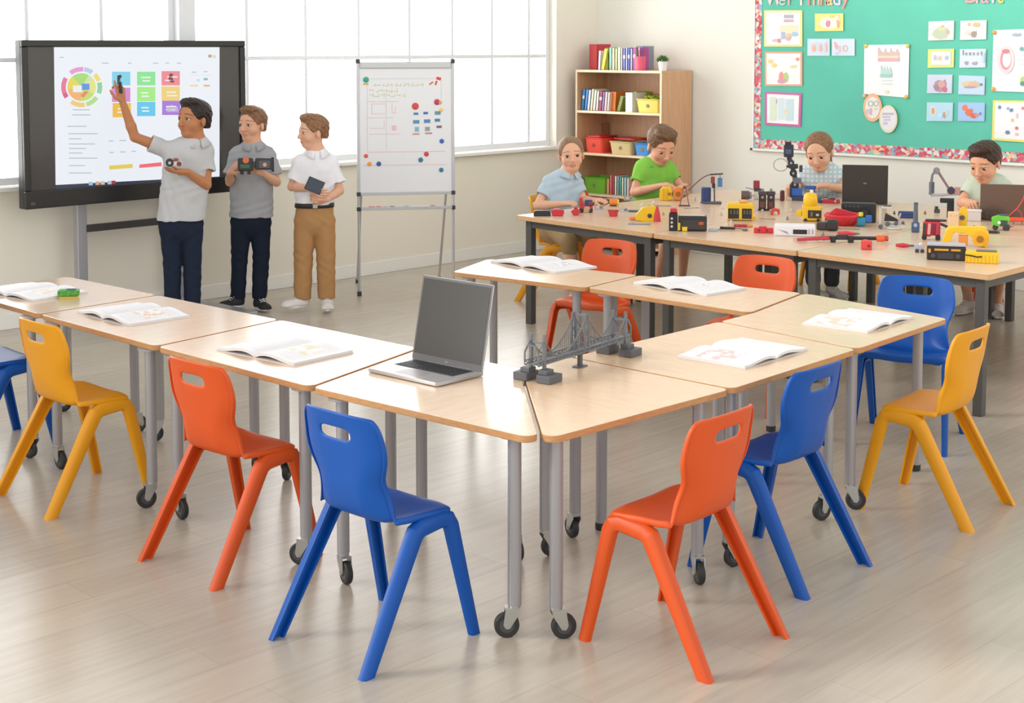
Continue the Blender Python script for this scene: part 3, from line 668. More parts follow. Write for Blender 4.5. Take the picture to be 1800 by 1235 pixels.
def person(name, loc, label, J, S, group=None):
    """J: joint name -> local point (x picture right, y away from camera, z up); S: style"""
    root = empty('person', loc, S['rz'], label, 'person')
    hh = S['hh']; hc = J['head']                                   # chin-to-crown height; hc = point between chin and crown
    Rh = (Matrix.Rotation(math.radians(S.get('hyaw', 0)), 3, 'Z') @ Matrix.Rotation(math.radians(S.get('hpitch', 0)), 3, 'X') @ Matrix.Rotation(math.radians(S.get('hroll', 0)), 3, 'Y'))
    Rn = np.array(Rh)
    def H(x, y, z): return hc + Rn @ (np.array((x, y, z-.5))*hh)
    def HR(r): return [k*hh for k in r]
    # ---------------- skin
    pts = np.array([v for k, v in J.items()]); lo = pts.min(0)-.17; hi = pts.max(0)+.17
    hi[2] = max(hi[2], hc[2]+hh*.62); lo[2] = max(lo[2], S.get('skin_lo', -.01)); 
    f = Field(lo, hi, S.get('vox', .0042))
    f.ell(H(0, .05, .63), HR((.335, .42, .365)), Rn, k=0)
    f.ell(H(0, -.07, .42), HR((.285, .30, .37)), Rn, k=.06*hh)
    f.ell(H(0, -.16, .13), HR((.16, .17, .115)), Rn, k=.10*hh)
    for s in (-1, 1):
        f.ell(H(s*.15, -.20, .34), HR((.13, .13, .13)), Rn, k=.06*hh)
        f.ell(H(s*.145, -.415, .495), HR((.085, .06, .052)), Rn, k=.05*hh, op='s')
        f.ell(H(s*.335, .05, .45), HR((.035, .085, .125)), Rn @ np.array(Matrix.Rotation(s*.35, 3, 'Z')), k=.03*hh)
    for s in (-1, 1):
        f.cone(H(s*.08, -.335, .528), H(s*.145, -.352, .540), .016*hh, .020*hh, k=.012*hh); f.cone(H(s*.145, -.352, .540), H(s*.215, -.305, .522), .020*hh, .016*hh, k=.012*hh)
        f.cone(H(s*.09, -.325, .455), H(s*.20, -.305, .455), .018*hh, .016*hh, k=.015*hh)
    f.cone(H(-.15, -.295, .59), H(.15, -.295, .59), .05*hh, .05*hh, k=.08*hh)
    f.cone(H(0, -.36, .53), H(0, -.44, .365), .028*hh, .048*hh, k=.04*hh)
    f.ell(H(0, -.405, .335), HR((.08, .055, .038)), Rn, k=.02*hh)
    sm = S.get('smile', .006)
    for s in (-1, 1): f.cone(H(s*.105, -.315, .235+sm), H(0, -.375, .245), .018*hh, .026*hh, k=.02*hh)
    for s in (-1, 1): f.cone(H(s*.085, -.318, .205+sm*.8), H(0, -.352, .192), .022*hh, .030*hh, k=.02*hh)
    for s in (-1, 1): f.cone(H(s*.12, -.345, .222+sm*1.2), H(0, -.392, .220), .007*hh, .009*hh, k=.008*hh, op='s')
    nb = J['neck']; nr = S.get('neck_r', .047)
    f.cone(H(0, .08, .26), nb, nr, nr*1.1, k=.035)
    tw = S['tw']; td = S.get('td', .66); side = nrm(J['shR']-J['shL']); side[2] = 0; side = nrm(side); fwd = np.cross(side, (0, 0, 1.)); axd = fwd
    ch = (J['shL']+J['shR'])/2 - v3(0, 0, .05); pv = J['pelvis']
    f.cone(ch, pv, tw*.93, tw*.88, k=.03, flat=td, ax=axd)
    f.cone(J['shL'], J['shR'], .042, .042, k=.05)
    f.cone(nb, ch, nr*1.3, .05, k=.06)
    ar = S.get('arm', 1.0)
    for sd in 'LR':
        sh, el, wr = J['sh'+sd], J['el'+sd], J['wr'+sd]
        f.cone(sh, el, .040*ar, .031*ar, k=.015); m1 = el+(wr-el)*.3
        f.cone(el, m1, .031*ar, .0325*ar, k=.01); f.cone(m1, wr, .0325*ar, .0215*ar, k=.01, flat=.85, ax=fwd)
        hs = S['hand'+sd]
        for (a, b, r0, r1) in hand_parts(wr, hs['d'], hs['n'], S.get('hand', .15), hs):
            f.cone(a, b, r0, r1, k=.0035)
    for sd in 'LR':
        if 'kn'+sd not in J: continue
        hp, kn, an = J['hip'+sd], J['kn'+sd], J['an'+sd]
        f.cone(hp, kn, .066, .048, k=.03); f.cone(kn, kn+(an-kn)*.3, .048, .050, k=.02); f.cone(kn+(an-kn)*.3, an, .050, .029, k=.02)
    base = np.array(hexc(S['skin'])); lip = np.array(hexc(S.get('lip', 'c07868'))); brow = np.array(hexc(S['hair']))*.9
    def colr(P):
        q = (P-hc)@Rn/hh; q[:, 2] += .5
        c = np.tile(base, (len(P), 1))
        lp = np.exp(-((q[:, 0]/.095)**4 + ((q[:, 2]-.220-sm*.8*(q[:, 0]/.09)**2)/.040)**4))*(q[:, 1] < -.28)*.75
        c = c*(1-lp[:, None]) + lip*lp[:, None]
        ch_ = np.exp(-(((np.abs(q[:, 0])-.18)/.09)**2 + ((q[:, 2]-.34)/.08)**2))*(q[:, 1] < -.1)*.22
        c = c*(1-ch_[:, None]) + lip*ch_[:, None]
        bx = np.abs(q[:, 0])-.15; bz = q[:, 2]-(.622-1.8*bx**2-.16*bx)
        bw = np.exp(-((bx/.10)**6 + (bz/.017)**4))*(q[:, 1] < -.2)*.7
        c = c*(1-bw[:, None]) + brow*bw[:, None]
        # lash line
        ez = q[:, 2]-(.535-3.5*(np.abs(q[:, 0])-.145)**2); ew = np.exp(-(((np.abs(q[:, 0])-.145)/.07)**4+(ez/.011)**2))*(q[:, 1] < -.2)*.6
        c = c*(1-ew[:, None]) + np.array((.03, .015, .01))*ew[:, None]
        return c
    sdf_obj('body', f, skin_mat(), root, colr)
    # ---------------- eyes
    gz = nrm(Rn @ nrm((S.get('gaze', (0, -1, 0)))))
    for s in (-1, 1):
        e = MB(); c0 = H(s*.143, -.306, .492); r = .058*hh; n = 24
        e.ell((0, 0, 0), (r, r, r), n)
        for i, fc in enumerate(e.F):
            mid = sum((e.V[k] for k in fc), Vector())/len(fc); a = mid.normalized().dot(Vector(gz))
            e.M[i] = 2 if a > .90 else 1 if a > .70 else 0
        e.build('eye', [mat('eye_white', (.52, .50, .48), .3), mat('iris_brown', hexc('4a3626'), .2), mat('pupil', (.005, .005, .005), .1)], root, loc=c0)
    # ---------------- hair
    st = S.get('style', 'short'); hl = Field(hc-hh*.85, hc+hh*.95, .0036)
    hl.ell(H(0, .085, .665), HR((.375, .445, .375)), Rn, k=0)
    if st == 'short':
        hl.ell(H(0, -.12, .93), HR((.30, .26, .13)), Rn, k=.08*hh)
        hl.ell(H(0, .30, .42), HR((.27, .20, .22)), Rn, k=.08*hh)
        hl.ell(H(0, -.365, .41), HR((.345, .36, .385)), Rn, k=.015*hh, op='s')
        for s in (-1, 1): hl.ell(H(s*.40, -.02, .38), HR((.16, .19, .17)), Rn, k=.02*hh, op='s')
        hl.cut(H(0, .2, .30), -Rn[:, 2]); fq = 150
    else:
        hl.ell(H(0, -.40, .42), HR((.36, .36, .475)), Rn, k=.02*hh, op='s')
        for s in (-1, 1): hl.ell(H(s*.40, -.02, .34), HR((.16, .17, .18)), Rn, k=.02*hh, op='s')
        hl.cut(H(0, .2, .26), -Rn[:, 2])
        if st == 'bun': hl.ell(H(0, .55, .62), HR((.15, .14, .15)), Rn, k=.03*hh)
        else:
            hl.cone(H(0, .50, .60), H(.05, .62, .30), .085*hh, .075*hh, k=.04*hh); hl.cone(H(.05, .62, .30), H(.12, .50, -.12), .075*hh, .03*hh, k=.03*hh)
        fq = 170
    hx, hy = Rn[:, 0], Rn[:, 1]
    if st == 'short':
        hl.ripple(lambda X, Y, Z: .0016*np.sin((X*hx[0]+Y*hx[1]+Z*hx[2])*fq*2+6*np.sin(Z*60+Y*40))+.0015*np.sin(Z*130+X*90+Y*70))
    else:
        hl.ripple(lambda X, Y, Z: .0010*np.sin((X*hx[0]+Y*hx[1]+Z*hx[2])*fq*2.5+2*np.sin(Z*20)))
    hm = mat('hair_'+S['hair'], hexc(S['hair']), .5, noise=.35, nscale=60, spec=.35)
    sdf_obj('hair', hl, hm, root)
    # ---------------- shirt
    ez = S.get('sleeve', .62); top = S['shirt']
    lo = np.minimum(np.minimum(J['shL'], J['shR']), pv)-.2; hi = np.maximum(np.maximum(J['shL'], J['shR']), nb)+.14
    for sd in 'LR':
        e = J['sh'+sd]+(J['el'+sd]-J['sh'+sd])*ez; lo = np.minimum(lo, e-.09); hi = np.maximum(hi, e+.09)
    lo[2] = S['hem']-.03
    t = Field(lo, hi, .0048)
    hem = v3(pv[0], pv[1], S['hem']); wv = S.get('hem_w', tw*1.0)
    mid = (ch+hem)/2
    t.cone(ch, mid, tw+.010, tw+.004, k=0, flat=td+.05, ax=axd); t.cone(mid, hem-v3(0, 0, .06), tw+.004, wv+.012, k=.03, flat=td+.08, ax=axd)
    t.cone(J['shL'], J['shR'], .052, .052, k=.05)
    t.cone(nb-v3(0, 0, .01), ch, nr*1.45, .05, k=.06)
    t.cut((0, 0, S['hem']), (0, 0, -1))
    t.cone(nb+v3(0, 0, -.012)+fwd*.012, nb+v3(0, 0, .12), nr*1.16, nr*1.25, k=.006, op='s')
    sl = []
    for sd in 'LR':
        sh, el = J['sh'+sd], J['el'+sd]; e = sh+(el-sh)*ez; dr = nrm(el-sh)
        g = Field(t.lo, t.lo+(t.n-2)*t.h, t.h); g.cone(sh-dr*.01, e+dr*.05, .050, .060*S.get('slw', 1), k=0); g.cut(e, dr)
        g.cone(e-dr*.006, e+dr*.08, .045, .046, k=0, op='s')
        m = tuple(min(a, b) for a, b in zip(t.v.shape, g.v.shape)); z = tuple(slice(0, q) for q in m)
        kk = .025; hq = np.clip(.5+.5*(t.v[z]-g.v[z])/kk, 0, 1); t.v[z] = t.v[z]*(1-hq)+g.v[z]*hq-kk*hq*(1-hq)
    sd_ = S.get('seed', 1.0)
    t.ripple(lambda X, Y, Z: .0030*np.sin(26*Z+18*X+9*np.sin(11*X+sd_)+sd_)*np.clip(1.2-np.abs(Z-mid[2])*3, .2, 1)+.0022*np.sin(48*Z-32*X+5*np.sin(16*Z+sd_*3)))
    shirt = sdf_obj(S.get('shirt_name', 'polo_shirt'), t, top, root)
    # collar: a folded band round the neck, open at the front, on each side a point
    cb = MB(); nn = 26; ring = []
    cm2 = S.get('collar', top)
    for i in range(nn+1):
        a = math.radians(14 + (332)*i/nn); fr = math.cos(a)       # a=0 is the front
        dirv = fwd*math.cos(a) + side*math.sin(a)
        base_ = nb + fwd*.010 + v3(0, 0, .020)
        up = base_ + dirv*(nr*1.22) + v3(0, 0, .034-.022*max(0, fr)**1.5)
        edge = max(0, fr)**3
        lowp = base_ + dirv*(nr*1.22+.040+.014*edge) + v3(0, 0, -.016-.028*edge)
        inn = base_ + dirv*(nr*1.14) + v3(0, 0, .010-.022*max(0, fr)**1.5)
        ring.append((inn, up, lowp))
    vs = [tuple(p) for r in ring for p in r]; fs = []
    for i in range(nn): fs += [(i*3, i*3+1, i*3+4, i*3+3), (i*3+1, i*3+2, i*3+5, i*3+4)]
    cb.add(vs, fs); co_ = cb.build('collar', cm2, shirt, angle=60)
    so = co_.modifiers.new('t', 'SOLIDIFY'); so.thickness = .005; so.offset = 0
    # ---------------- trousers
    if 'trousers' in S:
        kn, an = J['knL'], J['anL']
        pl = np.array([J[k] for k in ('hipL', 'hipR', 'knL', 'knR', 'anL', 'anR', 'pelvis')])
        g = Field(pl.min(0)-.14, pl.max(0)+.14, .005); r0, r1, r2 = S['leg_r']
        wt = S['waist']
        g.cone(v3(pv[0], pv[1], wt-.03), pv-v3(0, 0, .03), tw*.93, tw*1.0, k=0, flat=td+.06, ax=axd)
        for sd in 'LR':
            hp, kn, an = J['hip'+sd], J['kn'+sd], J['an'+sd]
            en = kn+(an-kn)*S.get('trouser_end', 1.0) if S.get('trouser_end', 1) <= 1 else an
            g.cone(hp, kn, r0, r1, k=.014); g.cone(kn, en, r1, r2, k=.006)
        if not S.get('seated'):
            g.cut((0, 0, wt), (0, 0, 1)); g.cut((0, 0, J['anL'][2]-.015), (0, 0, -1))
        else: g.cut((0, 0, wt), (0, 0, 1))
        if S.get('shorts'):
            for sd in 'LR': pass
        g.ripple(lambda X, Y, Z: .0014*np.sin(45*Z+38*X+4*np.sin(17*Z+9*X)+sd_)+.0018*np.sin(21*Z-60*X+2*np.sin(30*Z)))
        tr = sdf_obj(S.get('trouser_name', 'trousers'), g, S['trousers'], root)
        if S.get('belt'):
            b = MB(); n = 40; ring = []
            for i in range(n):
                a = 2*PI*i/n; c0 = v3(pv[0], pv[1], 0)
                d_ = side*math.cos(a)*(tw*.97+.004)+fwd*math.sin(a)*((tw*.97)*(td+.06)+.004)
                for z, o_ in ((wt-.028, 1), (wt+.006, 1)): ring.append(tuple(c0+d_*o_+v3(0, 0, z)))
            b.add(ring, [(i*2, ((i+1) % n)*2, ((i+1) % n)*2+1, i*2+1) for i in range(n)])
            bo = b.build('belt', S['belt'], root); bo.modifiers.new('t', 'SOLIDIFY').thickness = .006
            k_ = v3(pv[0], pv[1], wt-.011)+fwd*(tw*.97*(td+.06)+.007)
            MB().box((0, 0, 0), (.035, .006, .03)).build('buckle', mat('buckle_metal', (.5, .48, .42), .3, metal=.9), bo, loc=k_, bevel=.002)
    # ---------------- shoes
    if 'shoe' in S:
        for sd in 'LR':
            an = J['an'+sd]; fd = nrm(J['ft'+sd]*v3(1, 1, 0)); sdv = np.cross(fd, (0, 0, 1.)); L = S.get('shoe_l', .22)
            z0 = S.get('shoe_z', an[2]-.075); heel = v3(an[0], an[1], z0)-fd*.045
            R = np.stack([sdv, fd, v3(0, 0, 1)], 1)
            g = Field(heel-.2, heel+.3, .0045); 
            g.ell(heel+fd*.045+v3(0, 0, .045), (.036, .055, .05), R, k=0)
            g.cone(an-v3(0, 0, .005), heel+fd*.05+v3(0, 0, .04), .036, .040, k=.02)
            g.cone(heel+fd*.05+v3(0, 0, .035), heel+fd*(L-.045)+v3(0, 0, .022), .038, .034, k=.03)
            g.ell(heel+fd*(L-.055)+v3(0, 0, .020), (.045, .055, .030), R, k=.02)
            g.cut((0, 0, z0+.016), (0, 0, -1))
            g.cone(an, an+v3(0, 0, .1), .030, .030, k=0, op='s')
            so_ = sdf_obj('shoe', g, S['shoe'], root)
            pr = []; 
            for i in range(28):
                a = 2*PI*i/28; u = math.sin(a); c_ = math.cos(a); wd = .043 if c_ > 0 else .036
                pr.append((u*wd*(1-.12*max(0, c_)**4), (L/2-.01)*np.sign(c_)*abs(c_)**.75+L/2-.02))
            T = Matrix.Translation(Vector(heel)-Vector((0, 0, 0))) @ Matrix(((sdv[0], fd[0], 0, 0), (sdv[1], fd[1], 0, 0), (0, 0, 1, 0), (0, 0, 0, 1)))
            MB().prism(pr, .001, .02, T=T).build('sole', S.get('sole', M_SOLE), so_, bevel=.003)
            lc = MB()
            for i in range(4):
                q0 = heel+fd*(L*.42+i*.016)+v3(0, 0, .083-i*.009)
                lc.tube([tuple(q0-sdv*.020+v3(0, 0, -.006)), tuple(q0+v3(0, 0, .003)), tuple(q0+sdv*.020+v3(0, 0, -.006))], .0035, 6)
            lc.build('laces', S.get('lace', M_SOLE), so_)
            if S.get('sock'):
                s_ = MB(); s_.tube([tuple(an+v3(0, 0, -.02)), tuple(an+v3(0, 0, .06))], [.038, .040], 16); s_.build('sock', S['sock'], root)
    return root
M_SOLE = mat('white_rubber_sole', hexc('e4e0da'), .6)
def frame_for(px, py, z=0, loc=None):
    """root on the floor and a function from picture points to local points of someone facing the camera"""
    P = Vector(loc) if loc is not None else at(px, py, z)
    hd = Vector((-P.x, -P.y, 0)).normalized(); rz = math.atan2(hd.y, hd.x)+PI/2
    Ri = Matrix.Rotation(-rz, 3, 'Z')
    def Jf(x, y, d=0):                # d: metres nearer the camera than the root
        r = ray(x, y); Q = P + hd*d; o = Vector((0, 0, CAM_H)); t = (Q-o).dot(hd)/r.dot(hd)
        return np.array(Ri @ (o + r*t - Vector((P.x, P.y, 0))))
    return P, rz, Jf
# ------------------------------------------------------------------ the three standing boys
def cloth(name, h, **k): return mat(name, hexc(h), .85, noise=.025, nscale=25, bump=.12, spec=.15, **k)
M_GREY1 = cloth('light_grey_jersey', 'c3c3c4'); M_GREY2 = cloth('grey_jersey', 'a6a7aa'); M_WHITE = cloth('white_jersey', 'efeef2')
M_NAVY = cloth('navy_denim', '232b3d'); M_KHAKI = cloth('khaki_cotton', 'b3885a'); M_NAVY2 = cloth('dark_navy_denim', '1f2635')
M_BLACKSHOE = mat('black_canvas', hexc('26262a'), .7); M_WHITESHOE = mat('white_leather', hexc('e6e1dc'), .5)
def stand_legs(J, Jf, hL, hR, kL, kR, aL, aR):
    J['hipL'], J['hipR'] = Jf(*hL), Jf(*hR); J['knL'], J['knR'] = Jf(*kL), Jf(*kR); J['anL'], J['anR'] = Jf(*aL), Jf(*aR)
# boy pointing at the screen
P, rz, Jf = frame_for(322, 574)
J = {'head': Jf(340, 210), 'neck': Jf(346, 253, -.01), 'shL': Jf(297, 264, .01), 'shR': Jf(362, 268, -.01), 'elL': Jf(237, 241, .05), 'wrL': Jf(215, 178, .08),
     'elR': Jf(363, 325, .04), 'wrR': Jf(329, 302, .17), 'pelvis': Jf(318, 385)}
stand_legs(J, Jf, (301, 395), (337, 395), (303, 462), (338, 462), (303, 548), (338, 550))
J['ftL'] = v3(-.5, -.9, 0); J['ftR'] = v3(.3, -1, 0)
person('b1', P, 'boy in a light grey polo pointing up at the big screen with one raised arm', J, dict(rz=rz, hh=.265, hyaw=-48, hpitch=-6, gaze=(-.1, -1, .1),
    skin='bd8058', lip='a05a48', hair='2c211d', tw=.150, td=.64, shirt=M_GREY1, hem=Jf(318, 386)[2], hem_w=.158, sleeve=.56, slw=1.12, hand=.155, arm=1.05,
    handL=dict(d=(-.15, -.1, 1), n=(-.7, .7, 0), curl=.75, thumb=-1, point=(0,)), handR=dict(d=(-.96, -.25, .05), n=(0, .15, 1), curl=.22, thumb=-1),
    trousers=M_NAVY, leg_r=(.080, .062, .055), waist=Jf(318, 375)[2], shoe=M_BLACKSHOE, seed=1.0))
B1 = (P, rz, Jf)
# boy with the black robot
P, rz, Jf = frame_for(437, 545)
J = {'head': Jf(443, 219), 'neck': Jf(445, 259), 'shL': Jf(417, 272), 'shR': Jf(472, 274), 'elL': Jf(404, 320, .02), 'wrL': Jf(404, 303, .20),
     'elR': Jf(486, 320, .03), 'wrR': Jf(463, 305, .20), 'pelvis': Jf(441, 380)}
stand_legs(J, Jf, (424, 392), (458, 392), (421, 452), (459, 452), (418, 521), (456, 524))
J['ftL'] = v3(-.9, -.7, 0); J['ftR'] = v3(.35, -1, 0)
person('b2', P, 'boy in a darker grey polo holding a black robot in front of his chest', J, dict(rz=rz, hh=.252, hyaw=-38, hpitch=-2, smile=.014, gaze=(-.25, -1, 0),
    skin='e0ab8c', lip='c47f70', hair='7d5a3f', tw=.145, td=.64, shirt=M_GREY2, hem=Jf(441, 381)[2], hem_w=.150, sleeve=.72, slw=1.14, hand=.15,
    handL=dict(d=(.55, -.25, .6), n=(.7, .3, -.3), curl=.7, thumb=1), handR=dict(d=(-.75, -.35, .35), n=(.1, .6, .8), curl=.55, thumb=-1),
    trousers=M_NAVY2, leg_r=(.077, .060, .053), waist=Jf(441, 370)[2], shoe=M_BLACKSHOE, seed=2.3))
B2 = (P, rz, Jf)
# boy in white with the tablet
P, rz, Jf = frame_for(548, 547)
J = {'head': Jf(549, 232), 'neck': Jf(557, 272, -.01), 'shL': Jf(528, 287), 'shR': Jf(582, 287, -.01), 'elL': Jf(513, 328, .02), 'wrL': Jf(545, 331, .18),
     'elR': Jf(597, 335, .03), 'wrR': Jf(574, 350, .15), 'pelvis': Jf(553, 378)}
stand_legs(J, Jf, (536, 390), (570, 390), (533, 452), (573, 452), (532, 521), (574, 523))
J['ftL'] = v3(-1, -.55, 0); J['ftR'] = v3(.05, -1, 0)
person('b3', P, 'boy in a white polo and khaki trousers holding a dark tablet at his waist', J, dict(rz=rz, hh=.245, hyaw=-66, hpitch=0, gaze=(-.2, -1, 0),
    skin='e3b093', lip='c98878', hair='8a6344', tw=.143, td=.64, shirt=M_WHITE, hem=Jf(553, 358)[2], hem_w=.122, sleeve=.74, slw=1.12, hand=.145,
    handL=dict(d=(.85, -.2, -.35), n=(.1, .9, .2), curl=.35, thumb=1), handR=dict(d=(-.9, -.2, .1), n=(.1, .9, .3), curl=.6, thumb=-1),
    trousers=M_KHAKI, leg_r=(.080, .069, .063), waist=Jf(553, 357)[2], belt=mat('black_belt', hexc('2b2826'), .5), shoe=M_WHITESHOE, seed=3.7))
B3 = (P, rz, Jf)
# ------------------------------------------------------------------ bookcase against the white wall
BX, BXB, BY0, BY1, BH = 10.67, 11.13, 8.155, 9.185, 1.70
M_SHELF = mat('beech_bookcase', hexc('d4a67e'), .45, noise=.08, nscale=4, stretch=(8, 8, 1)); M_SHF = mat('light_shelf_edge', hexc('ead6b4'), .5)
bc = empty('bookcase', ((BX+BXB)/2, (BY0+BY1)/2, 0), 0, 'tall beech bookcase in the corner filled with books and baskets', 'bookcase')
bx, by = (BX+BXB)/2, (BY0+BY1)/2
sz_ = [onx(1075, y, BX).z for y in (196, 271, 343)]      # shelf tops
D_ = BXB-BX
for s in (-1, 1):
    MB().box((0, s*(BY1-BY0-.02)/2, (BH-.023)/2), (D_, .02, BH-.023)).box((-D_/2-.001, s*(BY1-BY0-.02)/2, (BH-.023)/2), (.004, .0202, BH-.023), m=1).build('side_panel', [M_SHELF, M_SHF], bc)
MB().box((D_/2-.006, 0, BH/2), (.01, BY1-BY0-.04, BH-.02)).build('back_panel', M_SHELF, bc)
for z in [BH-.011]+[q-.011 for q in sz_]+[.06]:
    MB().box((0, 0, z), (D_-.004, BY1-BY0-.042 if z < BH-.1 else BY1-BY0, .022)).box((-D_/2-.001, 0, z), (.004, BY1-BY0-(0 if z > BH-.1 else .043), .0222), m=1).build('shelf', [M_SHELF, M_SHF], bc)
tops = [BH] + sz_
def wy(px, lvl, x=BX+.05):                       # world y on a shelf for a picture column
    z = tops[lvl]; return onx(px, {0: 118, 1: 194, 2: 270, 3: 340}[lvl], x).y
shelfname = ['on top of the bookcase', 'on the upper shelf of the bookcase', 'on the middle shelf of the bookcase', 'on the bottom visible shelf of the bookcase']
def book(pl, pr, ph, lvl, c, label, lean=0, depth=.2, x=BX+.04, spine=None):
    y0, y1 = wy(pl, lvl, x), wy(pr, lvl, x); w = max(.008, abs(y0-y1)-.002); h = ph/222.0; yc = (y0+y1)/2
    T = Matrix.Rotation(lean, 4, 'X')
    o = MB(); o.box((depth/2, w/2-.0015, h/2), (depth, .003, h)); o.box((depth/2, -w/2+.0015, h/2), (depth, .003, h)); o.box((.0015, 0, h/2), (.003, w, h))
    off = Vector((0, 0, w/2*abs(math.sin(lean))))
    b = o.build('book', cm(c, .5), None, loc=Vector((x, yc, tops[lvl]))+off, rot=(lean, 0, 0))
    MB().box((depth/2+.003, 0, h/2), (depth-.01, max(.003, w-.007), h-.01)).build('pages', cm('ece6d8', .7), b)
    if spine: MB().box((-.0005, 0, h*.62), (.001, w*.7, h*.16)).build('spine_label', cm(spine, .6), b)
    tag(b, label, 'book', 'books '+shelfname[lvl]); return b
T0 = shelfname[0]
book(1036, 1050, 54, 0, 'c83e44', 'tall red book at the left end on top of the bookcase', 0, .2, BX+.16)
book(1051, 1055, 40, 0, 'e8e4ee', 'thin white and lilac book beside the tall red one, top of the bookcase', .05, .16, BX+.05)
book(1056, 1062, 44, 0, 'e8dc58', 'bright yellow book leaning left, top of the bookcase', .22, .2, BX+.05)
book(1064, 1069, 46, 0, 'a8b044', 'olive green book behind the leaning yellow one, top of the bookcase', .03, .2, BX+.07)
cols0 = [('8ec0bc', 'pale teal book'), ('e6dcb4', 'cream book'), ('b9c48a', 'pale green book'), ('f0e6cc', 'off-white book'), ('d8d4e4', 'very thin pale lilac book'), ('6a74bc', 'deep blue book'), ('c8ccE6', 'pale blue thin book'), ('5c68b4', 'indigo book'), ('a8b0dc', 'light violet book'), ('b04a98', 'magenta book')]
x = 1070.5
for i, (c, n) in enumerate(cols0):
    w_ = [5, 4.5, 5, 5, 3.2, 5, 3, 4.5, 4, 6][i]; book(x, x+w_, 47-(i % 3)*1.2, 0, c, '%s in the upright row on top of the bookcase' % n, 0, .19, BX+.06, 'f4f0e0' if i % 2 else None); x += w_+.25
book(1119, 1132, 50, 0, '8a8c9c', 'big grey folder behind the pink pencil cup on the bookcase', 0, .15, BX+.22)
T1 = [(1021, 1026, 44, '3f8ad0', 'mid blue book'), (1027, 1031, 44, '5a9cdc', 'lighter blue book'), (1031.6, 1036, 43, 'd6e2ee', 'icy white book'), (1037, 1041, 45, 'ece4c4', 'cream book'), (1041.5, 1046, 43, 'dfe6d4', 'greenish white book'),
      (1047, 1051, 41, 'eadfe6', 'pale pink book'), (1051.5, 1057, 41, 'a23c50', 'maroon book'), (1057.5, 1061, 40, '8f86c0', 'mauve book'), (1061.5, 1066, 40, 'e4c0c4', 'dusty pink book'), (1066.5, 1070, 39, 'f0dcd0', 'peach white book')]
for i, (a, b, h, c, n) in enumerate(T1): book(a, b, h, 1, c, n+' in the leaning row at the left of the upper bookcase shelf', .12 if i < 5 else .09, .19, BX+.05, 'f4efe0' if i in (0, 6) else None)
book(1073, 1082, 40, 1, 'd2762c', 'thick orange book on the upper bookcase shelf', .05, .2, BX+.08); book(1084, 1090, 32, 1, '7c8a3a', 'short moss green book leaning beside the orange one', .3, .18, BX+.05)
book(1099, 1112, 40, 1, 'eceef0', 'wide white binder on the upper bookcase shelf', 0, .2, BX+.04); book(1114, 1119, 42, 1, '9cba2c', 'lime green binder beside the white one', 0, .2, BX+.10)
book(1120, 1134, 41, 1, 'a9c43a', 'lime folder standing behind the yellow basket', 0, .12, BX+.24)
book(1020, 1024, 55, 2, 'e6d06a', 'yellow folder at the left end of the middle bookcase shelf', .03, .2, BX+.1); book(1028, 1045, 60, 2, 'a0714f', 'thick brown file behind the red basket', 0, .1, BX+.31)
book(1046, 1058, 59, 2, 'ad7f60', 'second brown file behind the red basket, slightly paler', 0, .1, BX+.31)
for i, (a, b, h, c, n) in enumerate(((1066, 1071, 32, 'e8a880', 'peach book'), (1072, 1075.5, 40, 'e88a8c', 'coral pink book'), (1076, 1079.5, 40, 'd8505c', 'red book'), (1080, 1084, 39, 'f4e4e4', 'white pinkish book'), (1084.5, 1088, 38, '8cc4bc', 'aqua book'),
        (1088.5, 1092, 38, '6ab8b4', 'teal book'), (1092.5, 1096, 37, 'e8e2c4', 'cream yellow book'), (1096.5, 1101, 37, 'a8d4d4', 'pale aqua book'), (1101.5, 1106, 36, 'ecc8c4', 'pale salmon book'))):
    book(a, b, h, 3, c, n+' in the row beside the green crate, low in the bookcase', 0, .19, BX+.06)
def basket(pl, pr, ph, lvl, c, label, name='storage_basket', x=BX+.03, lid=None, d=.26, cat='basket'):
    y0, y1 = wy(pr, lvl, x), wy(pl, lvl, x); w = y1-y0; h = ph/222.0; b = MB(); k = .88
    o = [(-d/2, -w/2), (d/2, -w/2), (d/2, w/2), (-d/2, w/2)]; ob = rounded(o, .02, 3); n = len(ob); vs = []; fs = []
    for z, s in ((0, k), (h, 1), (h, 1.04), (h-.012, 1.04), (h-.012, 1.005)): vs += [(px*s, py*s, z) for px, py in ob]
    for z, s in ((h, .97), (.006, k-.03)): vs += [(px*s, py*s, z) for px, py in ob]
    for q in range(2): fs += [(q*n+i, q*n+(i+1) % n, (q+1)*n+(i+1) % n, (q+1)*n+i) for i in range(n)]
    fs += [(2*n+i, 2*n+(i+1) % n, 3*n+(i+1) % n, 3*n+i) for i in range(n)] + [(2*n+i, 5*n+i, 5*n+(i+1) % n, 2*n+(i+1) % n) for i in range(n)]
    fs += [(5*n+i, 6*n+i, 6*n+(i+1) % n, 5*n+(i+1) % n) for i in range(n)] + [tuple(range(6*n, 7*n)), tuple(range(n))[::-1]]
    b.add(vs, fs); r = b.build(name, cm(c, .45), None, loc=(x+d/2, (y0+y1)/2, tops[lvl]))
    r.modifiers.new('t', 'SOLIDIFY').thickness = .003
    MB().cyl((-d/2*.955-.001, 0, h*.5), .018, .006, 'X', 14).build('basket_knob', cm('8a7868' if c != 'e8503c' else 'a03020', .5), r)
    tag(r, label, cat); return r
basket(1118, 1158, 28, 1, 'ecd868', 'pale yellow basket at the right end of the upper bookcase shelf')
basket(1028, 1058, 32, 2, 'e8503c', 'red basket with a lid on the middle bookcase shelf'); basket(1071, 1109, 27, 2, 'd8c48e', 'beige basket between the red and the blue ones')
